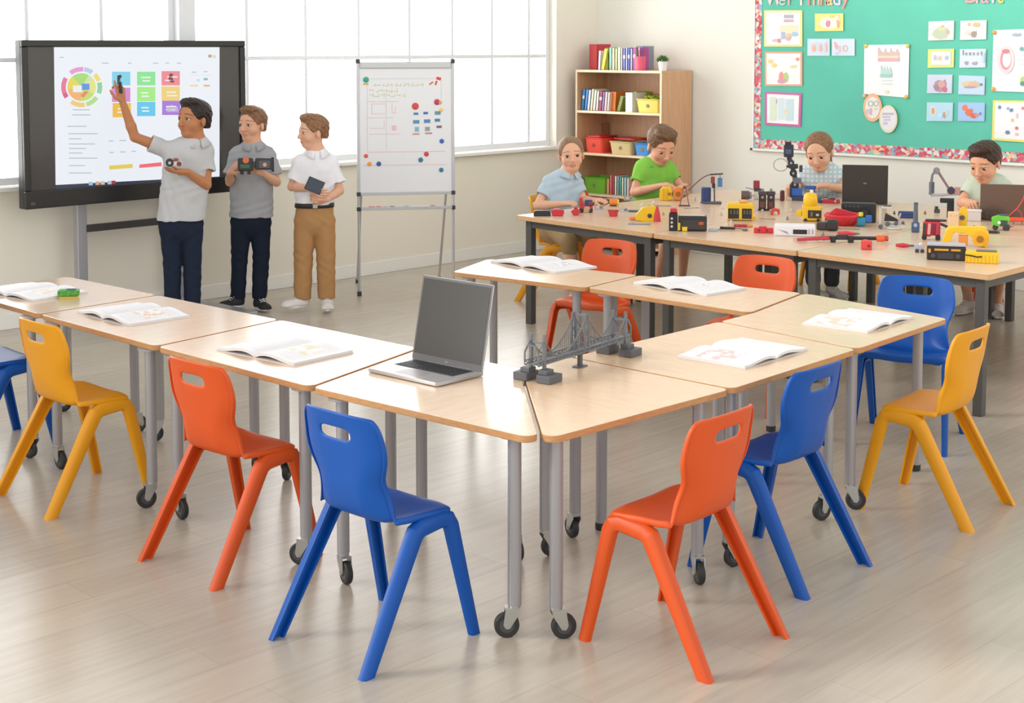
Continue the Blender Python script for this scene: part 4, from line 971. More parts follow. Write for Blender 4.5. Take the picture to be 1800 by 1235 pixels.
basket(1115, 1140, 26, 2, '4f98dc', 'small blue basket at the right of the middle bookcase shelf'); basket(1026, 1062, 34, 3, '74b832', 'green crate low in the bookcase', 'storage_crate', cat='crate')
y_ = wy(1098, 2, BX+.2); ld = MB().prism(rounded([(-.12, -.13), (.12, -.13), (.12, .13), (-.12, .13)], .02), 0, .018).build('basket_lid', cm('c43434', .45), None, loc=(BX+.30, y_, tops[2]+.125), rot=(0, 0, 0), bevel=.003)
tag(ld, 'flat red lid lying on the beige and blue baskets', 'lid')
y_ = (wy(1028, 2, BX+.03)+wy(1058, 2, BX+.03))/2
tag(MB().prism(rounded([(-.135, -.085), (.135, -.085), (.135, .085), (-.135, .085)], .02), 0, .014).box((0, 0, .018), (.16, .04, .01)).build('basket_lid', cm('c8302c', .45), None, loc=(BX+.17, y_, tops[2]+32/222+.003), bevel=.003), 'dark red lid closing the red basket on the middle shelf', 'lid')
g_ = MB(); rg = random.Random(5); y_ = (wy(1118, 1)+wy(1158, 1))/2
for i in range(26): g_.ell((rg.uniform(-.09, .09), rg.uniform(-.065, .065), rg.uniform(-.01, .022)), (.02, .018, .012), 8)
tag(g_.build('green_felt_scraps', cm('9aae2c', .8), None, loc=(BX+.16, y_, BH*0+tops[1]+.128)), 'heap of green craft scraps filling the yellow basket', 'craft scraps', kind='stuff')
# pencil cup and plant on top
p = onx(1125, 118, BX+.09); cup = empty('pencil_cup', (p.x, p.y, BH), 0, 'pink pencil cup full of brushes on top of the bookcase', 'cup')
MB().lathe([(.048, 0), (.054, .13), (.051, .13), (.045, .006)], n=28).build('cup_body', cm('e8607c', .4), cup)
for i, (c, nm) in enumerate((('7a5a3a', 'brown'), ('b06a4a', 'reddish'), ('e8c860', 'yellow'), ('6a9a5a', 'green'), ('d8d0b8', 'cream'), ('4a6ab0', 'blue'), ('c04a58', 'red'))):
    a = i*.9; s = MB().tube([(.012*math.cos(a), .012*math.sin(a), .01), (.04*math.cos(a), .04*math.sin(a), .17+.012*(i % 3))], .0035, 8)
    s.ell((.041*math.cos(a), .041*math.sin(a), .185+.012*(i % 3)), (.007, .007, .017), 8)
    o = s.build('paint_brush', cm(c, .5), None, loc=(p.x, p.y, BH)); tag(o, nm+' handled brush standing in the pink pencil cup', 'brush', 'brushes in the pencil cup')
p = onx(1165, 118, BX+.09); pl_ = empty('potted_plant', (p.x, p.y, BH), 0, 'small green plant in a white pot on top of the bookcase', 'plant')
MB().lathe([(.034, 0), (.044, .085), (.04, .085), (.036, .07)], n=28).build('pot', cm('f0eee8', .4), pl_)
lf = MB(); rg = random.Random(2)
for i in range(150):
    a = rg.uniform(0, 6.28); e = rg.uniform(.1, 1.4); r = rg.uniform(.03, .062); c = Vector((r*math.cos(e)*math.cos(a), r*math.cos(e)*math.sin(a), .078+r*math.sin(e)*.95)); n = (c-Vector((0, 0, .07))).normalized()
    u = n.orthogonal().normalized(); w_ = n.cross(u); q = rg.uniform(0, 3); d = u*math.cos(q)+w_*math.sin(q)
    lf.add([c-n*.012, c+d*.006, c+n*.016, c-d*.006], [(0, 1, 2, 3)])
lf.build('foliage', mat('plant_leaves', hexc('4f7a3c'), .6, noise=.4, nscale=30), pl_); MB().lathe([(.005, 0), (.038, .0)], (0, 0, .074)).build('soil', cm('4a3a2c', .9), pl_)

# ------------------------------------------------------------------ robotics tables
HD = .76
M_DARK = mat('charcoal_steel_frame', hexc('55534f'), .5, metal=.2); M_BEECH3 = wood('beech_laminate_robotics', 'e6c6a8', (14, 2, 1), 0)
def rtable(poly, label):
    cx = sum(p[0] for p in poly)/4; cy = sum(p[1] for p in poly)/4
    root = empty('robotics_table', (cx, cy, 0), 0, label, 'table', 'beech robotics tables on charcoal frames')
    lp = [(x-cx, y-cy) for x, y in poly]
    if sum(lp[i-1][0]*lp[i][1]-lp[i][0]*lp[i-1][1] for i in range(4)) < 0: lp = lp[::-1]
    MB().prism(rounded(lp, .012, 3), HD-.032, HD, 0, 1).build('tabletop', [M_BEECH3, M_EDGE2], root, bevel=.003)
    ins = [Vector(p)*1.0 - Vector((math.copysign(.07, p[0]), math.copysign(.07, p[1]))) for p in lp]
    fr = MB()
    for i in range(4):
        a, b = ins[i-1], ins[i]; d = (b-a).normalized(); n = Vector((-d.y, d.x))*.018
        vs = [(a+n), (b+n), (b-n), (a-n)]; fr.prism([tuple(v) for v in vs], HD-.085, HD-.033)
    fr.build('frame', M_DARK, root)
    for p in ins: MB().box((p.x, p.y, (HD-.033)/2), (.052, .052, HD-.033)).build('leg', M_DARK, root, bevel=.004)
M_EDGE2 = mat('beech_table_edge', hexc('d6ab7c'), .5, noise=.12, nscale=30, stretch=(1, 1, 12))
rows = [((7.40, 6.905), (7.265, 5.62), 'left'), ((7.262, 5.61), (7.20, 4.53), 'middle'), ((7.198, 4.52), (7.12, 3.33), 'right')]
for (a, b, n) in rows:
    rtable([a, b, (8.62, b[1]), (8.62, a[1])], 'robotics table with charcoal legs, %s one of the three nearest the camera' % n)
    rtable([(8.63, a[1]), (8.63, b[1]), (9.92, b[1]), (9.92, a[1])], 'robotics table behind, by the white wall, %s one of the back three' % n)
chair('yellow', 8.38, 7.42, -62, 'yellow moulded chair under the girl in the light blue polo')
chair('orange', 9.15, 7.62, -60, 'orange moulded chair under the boy in the green polo')
chair('yellow', 10.42, 6.15, 182, 'yellow moulded chair under the girl beside the black laptop')
chair('orange', 10.30, 4.62, 178, 'orange moulded chair under the boy behind the brown laptop')
# ------------------------------------------------------------------ the four seated children
M_LBLUE = cloth('light_blue_pique', 'b9ccd9'); M_GREEN = cloth('bright_green_pique', '84c44e'); M_SAGE = cloth('pale_sage_pique', 'c3d0bd')
def plaid():
    m = cloth('pale_plaid_cotton', 'd5e0e2'); t = m.node_tree; b = t.nodes['Principled BSDF']
    c = t.nodes.new('ShaderNodeTexCoord'); fac = None
    for d in ('X', 'Z'):
        w = t.nodes.new('ShaderNodeTexWave'); w.wave_type = 'BANDS'; w.bands_direction = d; w.inputs['Scale'].default_value = 9; t.links.new(c.outputs['Object'], w.inputs[0])
        r = t.nodes.new('ShaderNodeValToRGB'); r.color_ramp.elements[0].position = .55; r.color_ramp.elements[1].position = .75; t.links.new(w.outputs['Fac'], r.inputs[0])
        if fac is None: fac = r.outputs[0]
        else:
            a = t.nodes.new('ShaderNodeMath'); a.operation = 'MAXIMUM'; t.links.new(fac, a.inputs[0]); t.links.new(r.outputs[0], a.inputs[1]); fac = a.outputs[0]
    x = t.nodes.new('ShaderNodeMix'); x.data_type = 'RGBA'; x.inputs[6].default_value = (*hexc('e0e8e4'), 1); x.inputs[7].default_value = (*hexc('bcd0da'), 1)
    t.links.new(fac, x.inputs[0]); t.links.new(x.outputs[2], b.inputs['Base Color']); return m
M_PLAID = plaid(); M_TAN = cloth('tan_cotton', 'a58a66'); M_DGR = cloth('dark_grey_cotton', '4c4c50')
def sit(J, Jf, hips, knees, ank):
    J['hipL'], J['hipR'] = Jf(*hips[0]), Jf(*hips[1]); J['knL'], J['knR'] = Jf(*knees[0]), Jf(*knees[1]); J['anL'], J['anR'] = Jf(*ank[0]), Jf(*ank[1])
    for k in ('anL', 'anR'): J[k][2] = .085
    J['ftL'] = v3(.6, -.8, 0); J['ftR'] = v3(.7, -.7, 0)
# girl in light blue
P, rz, Jf = frame_for(0, 0, loc=(8.28, 7.34, 0))
J = {'head': Jf(1004, 272, .02), 'neck': Jf(998, 308), 'shL': Jf(967, 321, .03), 'shR': Jf(1012, 324, -.05), 'elL': Jf(945, 361, .12), 'wrL': Jf(990, 358, .24),
     'elR': Jf(1026, 352, .0), 'wrR': Jf(1046, 352, .16), 'pelvis': Jf(982, 395)}
sit(J, Jf, ((975, 402, .04), (1000, 402, -.04)), ((1000, 425, .36), (1035, 412, .22)), ((1010, 500, .26), (1040, 490, .16)))
person('g1', P, 'girl in a light blue polo seated at the left end of the robotics tables', J, dict(rz=rz, hh=.262, hyaw=4, hpitch=0, smile=.012, hroll=-5, gaze=(.15, -1, 0), style='pony',
    skin='e8b596', lip='c46a60', hair='8e6f52', tw=.150, td=.66, shirt=M_LBLUE, hem=Jf(982, 390)[2], hem_w=.145, sleeve=.60, slw=1.06, hand=.145, seated=1,
    handL=dict(d=(.9, -.35, .1), n=(.1, .2, -1), curl=.75, thumb=-1), handR=dict(d=(.8, -.5, 0), n=(0, 0, -1), curl=.6, thumb=1),
    trousers=M_TAN, trouser_name='skirt', leg_r=(.082, .068, .060), trouser_end=.12, waist=.62, shoe=M_WHITESHOE, shoe_z=.005, seed=1.4))
# boy in green
P, rz, Jf = frame_for(0, 0, loc=(9.22, 7.42, 0))
J = {'head': Jf(1163, 256, .10), 'neck': Jf(1148, 288), 'shL': Jf(1128, 296, .02), 'shR': Jf(1176, 299, -.02), 'elL': Jf(1115, 338, .10), 'wrL': Jf(1163, 326, .30),
     'elR': Jf(1197, 330, .02), 'wrR': Jf(1205, 327, .26), 'pelvis': Jf(1145, 372)}
sit(J, Jf, ((1138, 378, .04), (1165, 378, -.04)), ((1180, 392, .30), (1205, 388, .2)), ((1156, 480, .2), (1200, 470, .15)))
person('b2g', P, 'boy in a bright green polo bending over the parts in front of the bookcase', J, dict(rz=rz, hh=.305, hyaw=24, hpitch=26, gaze=(0, -1, -.5),
    skin='e0a98a', lip='c0705f', hair='6f5136', tw=.162, td=.66, shirt=M_GREEN, hem=Jf(1145, 372)[2], hem_w=.155, sleeve=.56, slw=1.12, hand=.155, seated=1, arm=1.08,
    handL=dict(d=(.85, -.5, .1), n=(0, -.1, -1), curl=.7, thumb=-1), handR=dict(d=(-.4, -.8, -.1), n=(-.2, 0, -1), curl=.6, thumb=1),
    trousers=M_DGR, leg_r=(.085, .068, .062), trouser_end=.12, trouser_name='shorts', waist=.62, shoe=M_WHITESHOE, shoe_z=.005, seed=2.1))
# girl by the laptop
P, rz, Jf = frame_for(0, 0, loc=(10.18, 6.10, 0))
J = {'head': Jf(1440, 268, .12), 'neck': Jf(1444, 300, .0), 'shL': Jf(1418, 306, .02), 'shR': Jf(1472, 308, .02), 'elL': Jf(1390, 338, .12), 'wrL': Jf(1387, 328, .34),
     'elR': Jf(1487, 334, .12), 'wrR': Jf(1452, 326, .36), 'pelvis': Jf(1446, 380, -.05)}
sit(J, Jf, ((1433, 386, 0), (1460, 386, 0)), ((1428, 392, .42), (1464, 392, .42)), ((1430, 480, .42), (1462, 480, .42)))
person('g3', P, 'smiling girl in a pale plaid shirt working between the robot arm and the black laptop', J, dict(rz=rz, hh=.295, hyaw=-14, hpitch=18, smile=.022, hroll=-6, gaze=(-.1, -1, -.4), style='pony',
    skin='ecb999', lip='cc7468', hair='8a6446', tw=.158, td=.66, shirt=M_PLAID, shirt_name='shirt', hem=Jf(1446, 378)[2], hem_w=.15, sleeve=.50, slw=1.15, hand=.155, seated=1, arm=1.12,
    handL=dict(d=(.3, -.8, .2), n=(.5, 0, -.8), curl=.6, thumb=-1), handR=dict(d=(-.85, -.45, 0), n=(0, 0, -1), curl=.65, thumb=1),
    trousers=M_DGR, leg_r=(.08, .066, .058), trouser_end=.9, waist=.62, shoe=M_WHITESHOE, shoe_z=.005, seed=.4))
# boy behind the brown laptop
P, rz, Jf = frame_for(0, 0, loc=(10.12, 4.74, 0))
J = {'head': Jf(1731, 286, .12), 'neck': Jf(1736, 322, .0), 'shL': Jf(1709, 329, .02), 'shR': Jf(1764, 331, .0), 'elL': Jf(1690, 356, .12), 'wrL': Jf(1712, 357, .36),
     'elR': Jf(1780, 362, .1), 'wrR': Jf(1752, 364, .36), 'pelvis': Jf(1738, 412, -.05)}
sit(J, Jf, ((1722, 418, 0), (1752, 418, 0)), ((1690, 440, .36), (1762, 440, .40)), ((1702, 528, .12), (1752, 535, .18)))
J['ftL'] = v3(-.5, -.9, 0); J['ftR'] = v3(.05, -1, 0)
person('b4', P, 'boy in a pale sage polo looking down behind the brown laptop', J, dict(rz=rz, hh=.290, hyaw=-26, hpitch=20, gaze=(-.1, -1, -.4),
    skin='e0a888', lip='bf705f', hair='3c281c', tw=.165, td=.66, shirt=M_SAGE, hem=Jf(1738, 412)[2], hem_w=.158, sleeve=.58, slw=1.12, hand=.155, seated=1, arm=1.1,
    handL=dict(d=(-.2, -.9, .1), n=(.4, 0, -.9), curl=.6, thumb=-1), handR=dict(d=(-.5, -.8, 0), n=(0, 0, -1), curl=.5, thumb=1),
    trousers=M_DGR, trouser_name='shorts', leg_r=(.086, .07, .064), trouser_end=.10, waist=.62, shoe=mat('grey_white_trainer', hexc('cfc6c0'), .7), shoe_z=.005, shoe_l=.24, sock=cm('b8b0ac', .9), seed=5))
# ------------------------------------------------------------------ bulletin board
PX = XW-.03
def WB(px, py): p = onx(px, py, PX); return (-p.y, p.z)          # local x grows to the right
bb = empty('bulletin_board', (PX, 0, 0), -PI/2, 'green bulletin board with a patterned red border on the white wall', 'bulletin board')
l_, b_ = WB(1325, 259)[0], 1.005; r_, t_ = -4.45, 2.5
M_FELT = mat('green_felt', hexc('64c4ac'), .85, noise=.04, nscale=3)
def border_mat():
    m = mat('border_paper', (1, 1, 1), .6); t = m.node_tree; b = t.nodes['Principled BSDF']; c = t.nodes.new('ShaderNodeTexCoord')
    v = t.nodes.new('ShaderNodeTexVoronoi'); v.inputs['Scale'].default_value = 38; t.links.new(c.outputs['Object'], v.inputs['Vector'])
    s = t.nodes.new('ShaderNodeSeparateColor'); t.links.new(v.outputs['Color'], s.inputs[0]); r = t.nodes.new('ShaderNodeValToRGB'); r.color_ramp.interpolation = 'CONSTANT'
    cols = ['d85468', 'e48a8c', 'f0d8c8', 'd04458', '8fb2cc', 'e8c890', 'd86878', 'f0e4e0', 'e0566a', 'a8c8c0']
    e = r.color_ramp.elements; e[0].color = (*hexc(cols[0]), 1); e[1].position = .1; e[1].color = (*hexc(cols[1]), 1)
    for i, h in enumerate(cols[2:]): q = e.new(.2+.1*i); q.color = (*hexc(h), 1)
    t.links.new(s.outputs[0], r.inputs[0]); t.links.new(r.outputs[0], b.inputs['Base Color']); return m
M_BORD = border_mat()
MB().box(((l_+r_)/2, .012, (b_+t_)/2), (r_-l_, .02, t_-b_)).build('felt_panel', M_FELT, bb)
bw = .068
MB().box((l_+bw/2, -.0005, (b_+t_)/2), (bw, .003, t_-b_)).build('border_strip', M_BORD, bb); MB().box(((l_+r_)/2, -.0005, b_+bw*.55+.012), (r_-l_, .0034, bw*1.15)).build('border_strip', M_BORD, bb)
MB().box(((l_+r_)/2, .006, b_-.006), (r_-l_+.03, .036, .022)).build('board_frame', M_TRIM, bb, bevel=.003); MB().box((l_-.008, .006, (b_+t_)/2), (.016, .034, t_-b_)).build('board_frame', M_TRIM, bb, bevel=.003)
MB().cyl((l_-.018, -.004, b_-.004), .012, .03, 'Y').build('corner_cap', M_CLIP, bb)
def sheet(quad, h, label, name='pinned_drawing', inner=None, marks=(), y=-.005, cat='drawing', oval=None, pins=None, group=None):
    if oval: cx, cy, rx, ry = oval; quad = [(cx+rx*math.cos(a), cy+ry*math.sin(a)) for a in np.linspace(0, 2*PI, 29)[:-1]]
    Q = [WB(*q) for q in quad]; c = (sum(q[0] for q in Q)/len(Q), sum(q[1] for q in Q)/len(Q))
    root = empty(name, (PX+y, -c[0], c[1]), -PI/2, label, cat, group)
    def fl(nm, pts, col, dy, par=root):
        n = len(pts); vs = [(a-c[0], dy, b-c[1]) for a, b in pts]+[(a-c[0], dy-.0014, b-c[1]) for a, b in pts]
        return MB().add(vs, [tuple(range(n)), tuple(range(2*n-1, n-1, -1))]+[(i, (i+1) % n, (i+1) % n+n, i+n) for i in range(n)]).build(nm, cm(col, .7), par)
    fl('paper', Q, h, 0)
    if inner:
        ins, ic = inner; k = [1-ins*.01*s for s in (1, 1)]
        fl('mount', [(c[0]+(a-c[0])*(1-ins), c[1]+(b-c[1])*(1-ins)) for a, b in Q], ic, -.0015)
    for mi_, m_ in enumerate(marks):
        dyk = -.0030-.0004*mi_
        x, y_, w, hh, col = m_[:5]; sh = m_[5] if len(m_) > 5 else 'r'
        if sh == 'r': P = [(x, y_), (x+w, y_), (x+w, y_+hh), (x, y_+hh)]
        elif sh == 'e': P = [(x+w/2+w/2*math.cos(a), y_+hh/2+hh/2*math.sin(a)) for a in np.linspace(0, 2*PI, 17)[:-1]]
        elif sh == 'o': P = None; n = 20; A = np.linspace(0, 2*PI, n+1)[:-1]
        else: P = [(x+w*u, y_+hh*v) for u, v in sh]
        if sh == 'o':
            o_ = [WB(x+w/2+w/2*math.cos(a), y_+hh/2+hh/2*math.sin(a)) for a in A]; i_ = [WB(x+w/2+w*.33*math.cos(a), y_+hh/2+hh*.36*math.sin(a)) for a in A]
            vs = [(a-c[0], dyk-.0014, b-c[1]) for a, b in o_+i_]; MB().add(vs, [(i, (i+1) % n, (i+1) % n+n, i+n) for i in range(n)]).build('drawn_shape', cm(col, .7), root); continue
        fl('drawn_shape', [WB(*p) for p in P], col, dyk)
    for (x, y_, col) in pins or ():
        X, Z = WB(x, y_); MB().lathe([(.016, 0), (.017, .006), (.010, .010)], (X-c[0], -.003, Z-c[1]), 16, R=Matrix.Rotation(PI/2, 3, 'X')).build('push_pin', cm(col, .5), root)
    return root
R4 = lambda x, y, w, h, s=0: [(x, y), (x+w, y-s), (x+w, y+h-s), (x, y+h)]
blob = ((.0, .6), (.15, .2), (.4, .05), (.7, .15), (.9, .0), (1, .4), (.85, .9), (.5, 1), (.2, .9))
rm = random.Random(11)
sheet(R4(1344, 18, 67, 64), 'f3e6a0', 'square drawing with a yellow border at the upper left of the green board', inner=(.12, 'f6f4f0'), marks=[(1379, 26, 17, 6, 'b8b4c0'), (1379, 34, 17, 5, 'd4b0bc'), (1372, 44, 32, 12, 'f2e4c4'), (1374, 56, 7, 13, 'b8c4e0'), (1382, 60, 10, 12, 'dcb4c8', 'e'), (1392, 56, 12, 8, 'b4cce4', 'e'), (1358, 68, 12, 6, 'e4c0c8', blob), (1368, 68, 5, 7, 'd89a90'), (1383, 58, 8, 8, 'f0d090', 'e')])
sheet(R4(1345, 91, 66, 60), 'f0b08c', 'white drawing in an orange border below the yellow bordered one', inner=(.10, 'f2f2f4'), marks=[(1351, 104, 10, 8, 'ecd890', 'e'), (1357, 111, 10, 8, 'ecd890', 'e'), (1390, 114, 12, 6, 'ece0a0', blob), (1370, 126, 9, 20, 'ee9c98', 'e'), (1378, 127, 9, 18, 'c4d48c', 'e'), (1367, 138, 16, 9, 'd8a8b4', blob), (1400, 101, 6, 6, 'f0a080', 'e')])
sheet([(1345, 161), (1410, 164), (1408, 223), (1345, 219)], 'd66aa8', 'drawing framed in bright pink at the lower left of the green board', inner=(.13, 'f6f6f6'), marks=[(1354, 170, 12, 42, 'dceae0'), (1368, 172, 12, 38, 'd8e8ec'), (1382, 174, 14, 38, 'cfe4ea'), (1365, 174, 2, 8, 'e8a8a0'), (1380, 192, 6, 10, 'ece4b0', 'e'), (1360, 186, 5, 20, 'e8ecc0')])
sheet(R4(1433, 24, 50, 31, .6), 'e8e48c', 'small yellow card with a pink and an orange mark near the big letters', 'pinned_card', cat='card', marks=[(1440, 28, 38, 23, 'f2f0dc', blob), (1452, 35, 9, 13, 'd890ac', blob), (1471, 34, 6, 15, 'f0b48c', ((0, .2), (.5, 0), (1, .2), (.6, 1), (.3, 1))), (1459, 26, 7, 6, 'ecdc80', 'e')])
sheet(R4(1420, 68, 39, 30), 'd5e2ee', 'pale blue card with orange shapes, left of two touching cards', 'pinned_card', cat='card', marks=[(1428, 78, 7, 13, 'f2bcA8', 'e'), (1440, 78, 6, 13, 'f2bca8', 'e'), (1450, 76, 4, 15, 'ecc8cc'), (1424, 72, 30, 2, 'e4ecf4')])
sheet(R4(1463, 68, 40, 30), 'd8e6f0', 'pale blue card with pink letters, right of two touching cards', 'pinned_card', cat='card', marks=[(1467, 73, 7, 14, 'f0b4b4', ((0, 0), (.5, .1), (1, .6), (.7, 1), (.2, .8))), (1475, 80, 3, 11, 'f0c4c4'), (1482, 79, 9, 12, 'f0b4b4', 'o'), (1468, 92, 6, 4, 'c4d8f0')])
castle = ((0, 1), (0, .1), (.08, 0), (.14, .3), (.3, .35), (.35, 0), (.42, .35), (.55, .35), (.6, 0), (.66, .3), (.82, .35), (.88, .1), (1, .4), (1, 1))
sheet([(1520, 79), (1599, 78), (1597, 172), (1519, 165)], 'f2f2f4', 'large white poster with four yellow pins in the middle of the green board', 'pinned_poster', cat='poster', marks=[(1544, 83, 38, 24, 'd8c0bc', castle), (1544, 98, 37, 5, 'ecd8b8'), (1544, 102, 38, 6, 'ddb4bc'), (1549, 114, 19, 22, 'c0dcd8', castle), (1548, 130, 21, 6, 'a8d0cc'), (1556, 158, 7, 6, 'ece4b4', 'e'), (1550, 140, 20, 2, 'e0e8e8'), (1551, 146, 18, 2, 'e6eaea')], pins=[(1523, 81, 'e8c46a'), (1596, 81, 'e4cc6c'), (1594, 170, 'ecb84c')])
sheet(None, 'efbc94', 'oval tag with an orange rim hanging under the white poster', 'oval_tag', cat='tag', oval=(1535, 189, 16.5, 25), inner=(.24, 'efe8e4'), marks=[(1527, 177, 10, 10, 'a8b8a0', 'o'), (1537, 177, 9, 10, 'a8bca4', 'o'), (1530, 190, 4, 12, 'd8b8b8'), (1538, 190, 6, 3, 'ecdca8'), (1524, 192, 4, 8, 'd8c4d4')], y=-.010, pins=[(1521, 168, 'eeb080')])
sheet(None, 'e6e0bc', 'cream oval tag overlapping the orange rimmed one from the right', 'oval_tag', cat='tag', oval=(1563, 209, 16, 24.5), inner=(.16, 'eceaee'), marks=[(1553, 198, 20, 4, 'c4bccc'), (1553, 204, 14, 3, 'ccc4d4'), (1555, 209, 12, 3, 'ccc4d4'), (1554, 214, 8, 5, 'd0c8d6')], y=-.014)
S8 = [((1633, 37, 45, 34, 1.5), 'ece2e0', 'green hill', [(1639, 48, 30, 21, 'c0ccb4', blob), (1648, 46, 14, 8, 'd0d4b0', 'e'), (1664, 52, 6, 8, 'd0b0a0', 'e'), (1655, 44, 6, 5, 'ddb898', 'e')]),
      ((1689, 36, 46, 34, 1.2), 'ece4e0', 'brown shapes', [(1702, 40, 5, 6, 'd8bc98'), (1710, 39, 14, 9, 'd4bc94', blob), (1707, 54, 11, 12, 'a8988c', blob), (1697, 54, 9, 8, 'e0d4cc', 'e')]),
      ((1632, 86, 46, 33, .8), 'dde48c', 'lime border', [(1638, 91, 34, 23, 'e8eee8'), (1642, 97, 6, 9, 'bcc8dc'), (1649, 98, 8, 9, 'ecc8a8', 'e'), (1661, 97, 8, 9, 'b8c4dc', blob)]),
      ((1688, 86, 46, 33, .6), 'd4e0ec', 'row of small dark letters', [(1693, 88, 2.2, 9, '8c8c98'), (1698, 92, 3, 5, '9c98a0'), (1704, 92, 4, 5, '9c98a4'), (1711, 92, 3, 5, 'a4a0a8'), (1718, 92, 3, 5, 'a4a4ac'), (1725, 90, 2, 7, 'a09ca4'), (1696, 107, 7, 7, 'a8a4b0', blob), (1709, 108, 10, 6, 'b4a8b0', blob), (1728, 92, 4, 18, 'b8d4e4')]),
      ((1631, 131, 44, 33, 0), 'cfd6e8', 'dusky pink flower', [(1641, 139, 24, 23, 'b894a4', blob), (1650, 142, 12, 12, 'd8a49c', 'e'), (1657, 152, 9, 10, 'c47888', 'e'), (1643, 148, 8, 12, 'a48c9c', 'e')]),
      ((1686, 133, 46, 33, -1.5), 'c4d8ee', 'sandy cloud', [(1690, 141, 28, 12, 'd8c8a0', blob), (1702, 143, 22, 11, 'd4b8a0', 'e'), (1695, 151, 22, 4, 'b89cac', 'e'), (1723, 146, 5, 5, '6c8ca8', 'e')]),
      ((1630, 180, 46, 33, -.4), 'b8dcec', 'orange drop', [(1636, 186, 10, 17, 'd8e4dc', 'e'), (1638, 189, 6, 12, 'eca078', 'e'), (1658, 196, 6, 12, 'c0a0a8', blob), (1663, 193, 4, 10, 'd8dcc0', 'e'), (1650, 198, 8, 8, 'cce4ec', 'e')]),
      ((1685, 180, 47, 33, -.8), 'a4c8ec', 'red orange animal', [(1692, 184, 10, 11, 'e88468', 'e'), (1697, 190, 14, 14, 'e4785c', blob), (1706, 198, 12, 10, 'dc6c60', blob), (1714, 199, 7, 6, 'e48c84', 'e'), (1722, 197, 4, 5, '7c8cb4', 'e')])]
for (x, y, w, h, s), c, n, mk in S8: sheet([(x, y+s*.6), (x+w, y-s*.6), (x+w-1, y+h-s*.6), (x-1, y+h+s*.3)], c, 'small pinned drawing of %s in the right hand two columns' % n, marks=mk, inner=(.06, c) if n not in ('lime border',) else None, group='small drawings in two columns')
sheet([(1747, 53), (1830, 50), (1830, 163), (1744, 160)], 'ecebee', 'large white poster with a pink ring and orange pins at the right edge', 'pinned_poster', cat='poster', marks=[(1758, 84, 24, 40, 'e09a9c', 'o'), (1754, 80, 30, 50, 'e0d4d8', 'o'), (1762, 86, 14, 8, 'd0888a', 'e'), (1779, 58, 18, 6, 'a8b4c8', blob), (1793, 82, 8, 8, '7cb4ac', 'e'), (1794, 134, 12, 17, 'b8cc78', 'e'), (1794, 143, 9, 8, '5c9490', 'e'), (1790, 96, 20, 1.5, 'd8dce0'), (1790, 104, 20, 1.5, 'd8dce0'), (1790, 112, 18, 1.5, 'd8dce0')], pins=[(1749, 57, 'ee9a40'), (1747, 156, 'f0ac48')])
sheet([(1746, 176), (1830, 177), (1830, 252), (1744, 246)], 'efe070', 'white chart with small dots in a yellow border, lower right', 'pinned_poster', inner=(.10, 'eeeef2'), cat='poster', marks=[(1755, 185, 6, 7, '7c98a8', 'e'), (1770, 188, 5, 5, '98a8b8', blob), (1775, 190, 7, 7, '6c90a8', blob), (1796, 187, 7, 6, 'ee8c7c', blob), (1778, 208, 5, 6, 'f0c084', 'e'), (1785, 222, 6, 6, 'e87868', 'e'), (1768, 229, 8, 7, '7088a4', 'e'), (1785, 233, 6, 5, 'ecc4b8', 'e'), (1787, 199, 3, 8, 'f0c4cc')])
# cut-out letters along the top
def letter(ch, px, base, hpx, col, label):
    cu = bpy.data.curves.new('cutout_letter', 'FONT'); cu.body = ch; cu.size = 1; cu.extrude = .004; cu.offset = .012
    o = bpy.data.objects.new('t', cu); COL.objects.link(o); me = bpy.data.meshes.new_from_object(o.evaluated_get(bpy.context.evaluated_depsgraph_get())); COL.objects.unlink(o)
    X, Z = WB(px, base); s = hpx/200.0/.72
    R = Matrix.Rotation(PI/2, 4, 'X'); me.transform(Matrix.Scale(s, 4) @ R); me.materials.clear(); me.materials.append(cm(col, .6))
    q = bpy.data.objects.new('cutout_letter', me); COL.objects.link(q); q.location = (PX-.006, -X, Z); q.rotation_euler = (0, 0, -PI/2)
    tag(q, label, 'letter', 'paper letters at the top of the green board')
for ch, px, c, lb in (('W', 1346, 'f0d4cc', 'pale pink capital W'), ('e', 1368, 'b8d0cc', 'pale blue green letter after the W'), ('r', 1384, 'eca8a4', 'pink r ending the first word'), ('T', 1400, 'f4dcd4', 'cream pink capital T'), ('i', 1419, 'f0908c', 'coral letter after the T'),
        ('n', 1428, 'e8b49c', 'peach letter in the middle of the second word'), ('n', 1441, 'f09a88', 'salmon n in the second word'), ('a', 1452, 'ecc890', 'sandy letter before the lilac one'), ('d', 1464, 'dccce4', 'lilac letter before the y'), ('y', 1480, 'ec9894', 'pink y hanging lowest')):
    letter(ch, px, 9 if ch != 'y' else 7, 24, c, lb+' at the top left of the board')
for ch, px, c, lb in (('D', 1695, 'f0a0a0', 'pink capital D'), ('i', 1714, 'f4bcbc', 'pale pink narrow letter'), ('a', 1724, 'e4a0b8', 'rose round letter'), ('r', 1742, 'd0cce4', 'lilac letter'), ('t', 1752, 'e8c468', 'yellow last letter')):
    letter(ch, px, 5, 24, c, lb+' of the second heading at the top right of the board')

